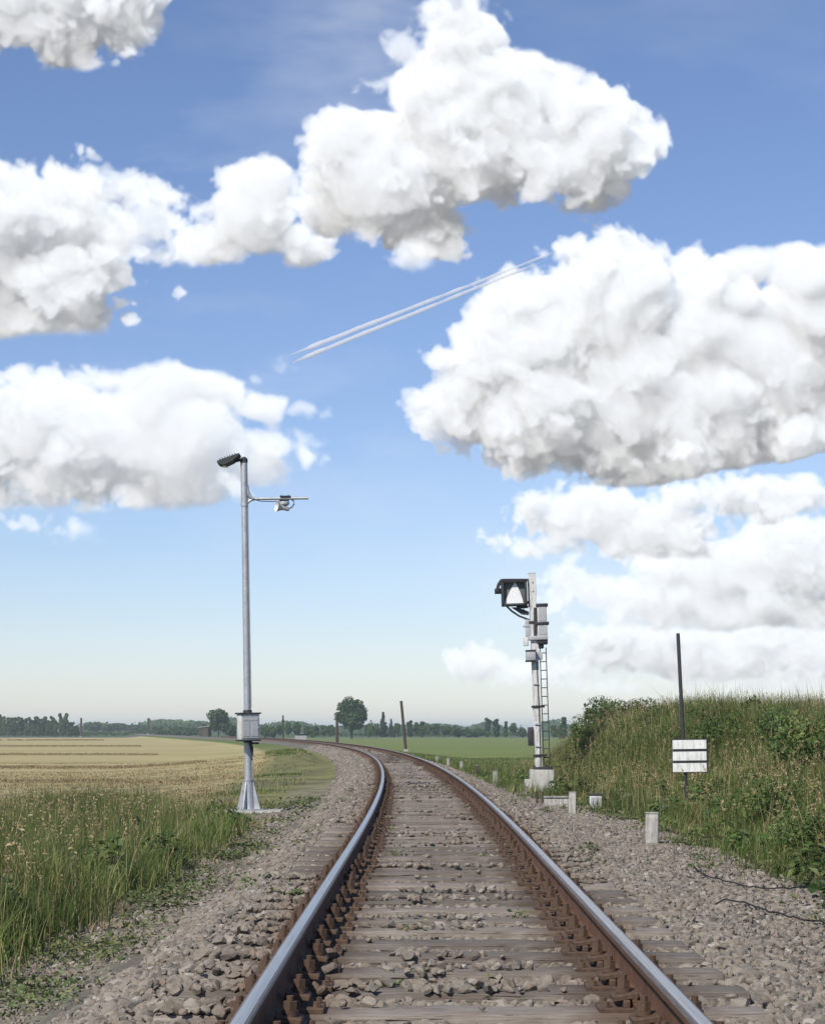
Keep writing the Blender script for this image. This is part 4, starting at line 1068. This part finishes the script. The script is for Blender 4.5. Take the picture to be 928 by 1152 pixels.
# ---------------------------------------------------------------- clouds over a window of sky directions
def clouds(x0=-140, x1=1068, y0=-90, y1=830, st=1.3):
    """cumulus field: density volumes lit by the sun and the sky, seen from below; returns colour, cover"""
    W = int((x1-x0)/st); Hh = int((y1-y0)/st)
    xs = x0+(np.arange(W)+.5)*st; ys = y0+(np.arange(Hh)+.5)*st
    f32 = np.float32
    def lat(n, step, cell, off, m):
        """interpolation matrix from a lattice of m nodes onto n samples"""
        u = (np.arange(n)*step)/cell+off; i = np.floor(u).astype(int); f = u-i
        M_ = np.zeros((n, m), f32); r = np.arange(n)
        for q, wt in enumerate(((1-f)**3, 3*f**3-6*f*f+4, -3*f**3+3*f*f+3*f+1, f**3)): M_[r, i+q] = wt/6
        return M_
    def noise3(shape, steps, cell, r):
        ms = [int(n*s/cell)+5 for n, s in zip(shape, steps)]
        a = r.rand(*ms).astype(f32)*2-1
        for ax in range(3):
            a = 1.34*np.moveaxis(np.tensordot(lat(shape[ax], steps[ax], cell, r.rand()*.99, ms[ax]), a, axes=(1, ax)), 0, ax)
        return a
    # (softness, opacity, base line, distance fade, ellipses)
    G = [
     (.6, .85, 786, .34, [(690, 772, 70, 13), (790, 765, 95, 16), (900, 768, 90, 16), (590, 757, 48, 10), (850, 745, 130, 26)]),
     (.45, .96, 772, .24, [(535, 742, 36, 27), (575, 755, 62, 16), (625, 752, 50, 16), (720, 728, 78, 36), (820, 735, 105, 36), (940, 735, 90, 38), (662, 722, 26, 24)]),
     (.35, .97, 716, .14, [(800, 640, 100, 42), (905, 625, 110, 55), (690, 662, 80, 26), (640, 648, 42, 17), (850, 690, 150, 30), (760, 675, 90, 30)]),
     (.35, .98, 634, .07, [(665, 580, 80, 38), (618, 612, 62, 19), (735, 597, 85, 38), (850, 556, 130, 28), (610, 570, 34, 24)]),
     (.12, 1., 556, .0, [(690, 345, 95, 80), (620, 385, 92, 84), (570, 395, 68, 48), (512, 464, 50, 42), (548, 466, 60, 46), (600, 475, 84, 64), (700, 440, 130, 100), (800, 358, 74, 84), (850, 420, 120, 98), (915, 348, 70, 84), (1000, 380, 110, 110), (780, 500, 150, 58), (680, 500, 100, 50), (900, 480, 110, 62), (655, 308, 50, 34), (840, 300, 40, 30), (600, 325, 40, 28), (700, 285, 36, 24)]),
     (.45, .97, 584, .12, [(60, 484, 120, 68), (170, 484, 112, 58), (235, 446, 58, 34), (40, 540, 130, 44), (180, 535, 92, 44), (-60, 490, 130, 84), (278, 462, 44, 24), (300, 492, 34, 18), (265, 520, 40, 22), (120, 428, 60, 24), (290, 425, 24, 12)]),
     (.9, .8, 616, .15, [(82, 600, 46, 18), (300, 505, 34, 16), (345, 462, 20, 11), (320, 412, 17, 11), (262, 545, 28, 15), (30, 590, 40, 11)]),
     (.35, .98, 388, .05, [(50, 240, 108, 58), (-60, 250, 130, 88), (70, 300, 82, 58), (60, 350, 84, 38), (-40, 340, 120, 50)]),
     (.7, .85, 308, .05, [(165, 250, 42, 36), (205, 285, 62, 24), (120, 207, 48, 24), (180, 225, 36, 20)]),
     (.25, 1., 308, .0, [(285, 237, 57, 56), (235, 273, 52, 34), (335, 270, 36, 30), (265, 207, 32, 26)]),
     (.15, 1., 304, .0, [(440, 192, 106, 80), (540, 133, 118, 100), (650, 152, 90, 74), (600, 98, 68, 52), (530, 50, 54, 54), (398, 162, 60, 44), (400, 234, 62, 40), (470, 247, 54, 58), (560, 187, 106, 40), (700, 152, 42, 46), (470, 122, 42, 34), (560, 70, 40, 30)]),
     (.8, .75, 312, .0, [(505, 10, 44, 30), (455, 55, 26, 26), (435, 95, 44, 17), (490, 85, 28, 20), (470, 287, 28, 24)]),
     (.35, .98, 86, .0, [(55, -20, 127, 90), (140, 10, 50, 66), (-60, 0, 120, 62), (20, 18, 72, 42)])]
    C = np.zeros((Hh, W, 3), f32); A = np.zeros((Hh, W), f32)
    for gi, (so, op, yb, far, E) in enumerate(G):
        r = np.random.RandomState(140+gi)
        small = min(max(e[2] for e in E), max(e[3] for e in E))
        ex0 = max(x0, min(e[0]-e[2] for e in E)-60); ex1 = min(x1, max(e[0]+e[2] for e in E)+60)
        ey0 = max(y0, min(e[1]-e[3] for e in E)-60); ey1 = min(y1, yb+14)
        i0, i1 = int((ex0-x0)/st), int((ex1-x0)/st); j0, j1 = int((ey0-y0)/st), int((ey1-y0)/st)
        X = xs[i0:i1].astype(f32)[None, None, :]; Y = ys[j0:j1].astype(f32)[None, :, None]
        zr = float(np.clip(small*1.0, 12, 95)); sz = st*1.6; nz = int(2*(zr+16)/sz)
        Z = (((np.arange(nz)+.5)-nz/2)*sz).astype(f32)[:, None, None]
        shp = (nz, j1-j0, i1-i0); stp = (sz, st, st)
        k = float(np.clip(small/80, .35, 1.0))
        F = np.full(shp, -1.2, f32)
        for cx_, cy_, rx, ry in E:
            rz = min(min(rx, ry)*.9, zr*.72); cz = r.uniform(-.22, .22)*zr*(1-rz/zr)
            a0, a1 = max(int((cx_-(rx*1.5+60)-ex0)/st), 0), min(int((cx_+(rx*1.5+60)-ex0)/st), shp[2])
            b0, b1 = max(int((cy_-(ry*1.5+60)-ey0)/st), 0), min(int((cy_+(ry*1.5+60)-ey0)/st), shp[1])
            if a1 <= a0 or b1 <= b0: continue
            e = 1-np.sqrt(((X[..., a0:a1]-cx_)/rx)**2+((Y[:, b0:b1]-cy_)/ry)**2+((Z-cz)/rz)**2)
            F[:, b0:b1, a0:a1] = np.maximum(F[:, b0:b1, a0:a1], e*min(rx, ry)/60)      # roughly pixel distance / 60
        N = np.zeros(shp, f32); vary = .35+1.3*np.clip(noise3(shp, stp, 120*k, r)*.9+.5, 0, 1); Q = np.zeros(shp, f32)
        for o, (cell, w) in enumerate([(64*k, .34), (34*k, .60), (18*k, .42), (9.5*k, .25), (5.2*k, .15)]):
            if cell < 2.6: continue
            n = noise3(shp, stp, cell, r)
            bl = np.abs(n)*2-.75                                # puffy: creased valleys, round tops
            N += w*(bl*(1-.55*so)+n*1.1*(.55*so))*(vary if o > 1 else 1) if o else w*n*1.0
            if o > 0: Q += w*n
        F += N*(.32+.24*so)*k-.02
        wisp = Q
        base = yb-(6+3*N[:1])*k-(np.clip(X-740, 0, None)*.22 if gi == 4 else 0)
        cut = np.clip((base-Y)/(7+16*so), 0, 1)
        D = np.clip(F*(9-6.2*so), 0, 1)*cut
        D = D*D*(3-2*D)
        D *= np.clip(1+wisp*1.2*so, .1, 2)
        sig = .085*(1-.45*so)/k**.5
        # optical depth towards the sun (up, left, towards the viewer) by doubling
        L = np.array([-.50, -.70, -.51])                       # x, y(down), z(away)
        def march(d, v, n=5):
            S = d.copy(); step = 4.0
            for q in range(n):
                s = (int(round(v[2]*step/sz)), int(round(v[1]*step/st)), int(round(v[0]*step/st)))
                T = np.zeros_like(S)
                a = [(max(-t, 0), S.shape[i]+min(-t, 0)) for i, t in enumerate(s)]       # dest range
                b = [(max(t, 0), S.shape[i]+min(t, 0)) for i, t in enumerate(s)]         # source range
                if all(p[1] > p[0] for p in a):
                    T[a[0][0]:a[0][1], a[1][0]:a[1][1], a[2][0]:a[2][1]] = S[b[0][0]:b[0][1], b[1][0]:b[1][1], b[2][0]:b[2][1]]
                S = S+T; step *= 2
            return (S-d)*4.0
        od = march(D, L)*sig; ou = march(D, np.array([0, -1., -.25]))*sig
        sun = .58*np.exp(-od*.46)+.31*np.exp(-od*.12)+.11*np.exp(-od*.03)
        powder = 1-.45*np.exp(-od*3.0)*np.clip(D, 0, 1)
        amb = .55*np.exp(-ou*.34)+.45*np.exp(-ou*.085)
        lum = sun*powder
        # march away from the viewer
        al = 1-np.exp(-D*sig*sz*1.0)
        T = np.cumprod(1-al, 0); Tb = np.concatenate([np.ones_like(T[:1]), T[:-1]], 0)
        w = Tb*al; a = 1-T[-1]
        ls = (w*lum).sum(0)/np.maximum(a, 1e-4); la = (w*amb).sum(0)/np.maximum(a, 1e-4)
        col = ls[..., None]*np.array([.98, .95, .90])*1.16+la[..., None]*np.array([.315, .39, .495])
        col = col*(1-far)+np.array([.98, 1.0, 1.05])*far
        a = np.clip(a*1.04, 0, 1)*op
        sl = (slice(j0, j1), slice(i0, i1))
        C[sl] = C[sl]*(1-a[..., None])+col*a[..., None]; A[sl] = A[sl]*(1-a)+a
    # thin high veil and a trace of haze near the horizon
    XX, YY = np.meshgrid(xs, ys)
    r = np.random.RandomState(9)
    def n2(cx_, cy_, oct_):
        s = 0; a = 1; t = 0
        for o in range(oct_):
            mx, my = int(W*st/cx_)+5, int(Hh*st/cy_)+5
            g = r.rand(my, mx).astype(f32)
            s = s+a*(lat(Hh, st, cy_, r.rand()*.99, my) @ g @ lat(W, st, cx_, r.rand()*.99, mx).T); t += a; a *= .58; cx_ *= .48; cy_ *= .48
        return s/t
    # shear the field with gentle turbulence
    dx, dy = (n2(46, 46, 5)-.5)*26, (n2(46, 46, 5)-.5)*22
    gx = np.clip((XX+dx-x0)/st-.5, 0, W-1.01); gy = np.clip((YY+dy-y0)/st-.5, 0, Hh-1.01)
    xi = gx.astype(int); yi = gy.astype(int); fx = gx-xi; fy = gy-yi
    def bl(a):
        e = (lambda q: q[..., None]) if a.ndim == 3 else (lambda q: q)
        return (a[yi, xi]*e(1-fx)+a[yi, xi+1]*e(fx))*e(1-fy)+(a[yi+1, xi]*e(1-fx)+a[yi+1, xi+1]*e(fx))*e(fy)
    C, A = bl(C), bl(A)
    v = np.clip((n2(260, 90, 6)-.46)*2.2, 0, 1)
    blob = lambda a, b, c, d: np.exp(-((XX-a)/c)**2-((YY-b)/d)**2)
    v = v*(.20+.65*blob(420, 40, 120, 90)+.5*blob(210, 250, 150, 80)+.6*blob(300, 480, 130, 80)+.45*blob(760, 690, 260, 90)+.35*blob(60, 140, 150, 60))+.16*np.clip((YY-620)/190, 0, 1)*n2(420, 40, 4)*1.6
    v = np.clip(v, 0, .7); vc = np.array([1.0, 1.03, 1.07])
    a2 = A+(1-A)*v
    Cm = np.where(a2[..., None] > 1e-4, (C+((1-A)*v)[..., None]*vc)/np.maximum(a2, 1e-4)[..., None], vc)
    return Cm, a2, XX, YY

SUN_EL, SUN_AZ = 44.0, 214.0        # azimuth clockwise from +Y: behind the camera, to the left
def build_light():
    az, el = R(SUN_AZ), R(SUN_EL)
    to = Vector((math.sin(az)*math.cos(el), math.cos(az)*math.cos(el), math.sin(el)))
    sd = bpy.data.lights.new('sun', 'SUN'); sd.energy = 4.3; sd.angle = R(.53); sd.color = (1, .955, .88)
    so = bpy.data.objects.new('sun', sd); COL.objects.link(so); so.location = to*50
    so.rotation_euler = (-to).to_track_quat('-Z', 'Y').to_euler()
    w = bpy.data.worlds.new('World'); SC.world = w; w.use_nodes = True
    t = w.node_tree; n = t.nodes; l = t.links
    for q in list(n): n.remove(q)
    out = n.new('ShaderNodeOutputWorld')
    sky = n.new('ShaderNodeTexSky'); sky.sky_type = 'NISHITA'; sky.sun_disc = False
    sky.sun_elevation = el; sky.sun_rotation = az; sky.air_density = 1.0; sky.dust_density = .3; sky.ozone_density = 3.0; sky.altitude = 50
    bg = n.new('ShaderNodeBackground'); bg.inputs['Strength'].default_value = .102; tint = n.new('ShaderNodeMix'); tint.data_type = 'RGBA'; tint.blend_type = 'MULTIPLY'; tint.inputs[0].default_value = 1.0
    tint.inputs[7].default_value = (.97, .955, 1.08, 1); l.new(sky.outputs[0], tint.inputs[6]); l.new(tint.outputs[2], bg.inputs['Color'])
    x0, x1, y0, y1 = -140, 1068, -90, 830
    C, A, X, Y = clouds(x0, x1, y0, y1)
    def img(name, rgb):
        h, wd = rgb.shape[:2]
        im = bpy.data.images.new(name, wd, h, alpha=False, float_buffer=True); im.colorspace_settings.name = 'Non-Color'
        px = np.ones((h, wd, 4), np.float32); px[..., :3] = rgb[::-1]; im.pixels.foreach_set(px.ravel()); im.update(); im.pack(); return im
    tc = n.new('ShaderNodeTexCoord'); sp = n.new('ShaderNodeSeparateXYZ'); l.new(tc.outputs['Generated'], sp.inputs[0])
    def m(op, a, b=None):
        q = n.new('ShaderNodeMath'); q.operation = op
        for i, v in enumerate((a, b)):
            if v is None: continue
            if hasattr(v, 'is_linked'): l.new(v, q.inputs[i])
            else: q.inputs[i].default_value = v
        return q.outputs[0]
    yy = m('MAXIMUM', sp.outputs[1], .05)
    u = m('DIVIDE', m('ADD', m('MULTIPLY', m('DIVIDE', sp.outputs[0], yy), F), 464.0-x0), x1-x0)
    v = m('DIVIDE', m('ADD', m('MULTIPLY', m('DIVIDE', sp.outputs[2], yy), F), y1-HOR), y1-y0)
    cb = n.new('ShaderNodeCombineXYZ'); l.new(u, cb.inputs[0]); l.new(v, cb.inputs[1])
    def tex(im):
        q = n.new('ShaderNodeTexImage'); q.image = im; q.extension = 'CLIP'; q.interpolation = 'Cubic'; l.new(cb.outputs[0], q.inputs[0]); return q.outputs['Color']
    cc = tex(img('cloud_light', C)); ca = tex(img('cloud_cover', np.repeat(A[..., None], 3, 2)))
    fac = m('MULTIPLY', ca, m('GREATER_THAN', sp.outputs[1], .3))
    cg = n.new('ShaderNodeBackground'); cg.inputs['Strength'].default_value = .78; l.new(cc, cg.inputs['Color'])
    mx = n.new('ShaderNodeMixShader'); l.new(fac, mx.inputs[0]); l.new(bg.outputs[0], mx.inputs[1]); l.new(cg.outputs[0], mx.inputs[2])
    l.new(mx.outputs[0], out.inputs['Surface'])

def build_haze():
    m_ = bpy.data.materials.new('haze_air'); m_.use_nodes = True; nt = m_.node_tree; nt.nodes.clear()
    o = nt.nodes.new('ShaderNodeOutputMaterial'); v = nt.nodes.new('ShaderNodeVolumePrincipled')
    v.inputs['Color'].default_value = (.80, .90, 1, 1); v.inputs['Density'].default_value = .00027; v.inputs['Anisotropy'].default_value = .1
    nt.links.new(v.outputs[0], o.inputs['Volume'])
    b = MB(); b.box((-500, 3000, 8.5), (14000, 6400, 21)); tag(b.build('haze', m_, None, None), 'thin pale summer haze over the far fields and trees', 'haze', kind='stuff')

def build_camera():
    c = bpy.data.cameras.new('camera'); o = bpy.data.objects.new('camera', c); COL.objects.link(o)
    o.location = (0, 0, CAMZ); o.rotation_euler = (R(90), 0, 0)
    c.sensor_fit = 'HORIZONTAL'; c.sensor_width = 36; c.lens = 36*F/928; c.shift_y = (HOR-576)/928
    c.clip_start = .1; c.clip_end = 30000
    SC.camera = o

build_ground()
build_track()
build_ballast()
build_vegetation()
build_lamp(); build_signal(); build_sign(); build_small(); build_trees(); build_contrail()
build_haze(); build_light(); build_camera()
SC.render.engine = 'CYCLES'
SC.cycles.max_bounces = 8; SC.cycles.volume_bounces = 5; SC.cycles.diffuse_bounces = 3; SC.cycles.transparent_max_bounces = 8
SC.cycles.use_denoising = True
vs = SC.view_settings
vs.view_transform = 'Standard'; vs.look = 'None'; vs.exposure = .26; vs.gamma = 1; vs.use_curve_mapping = False
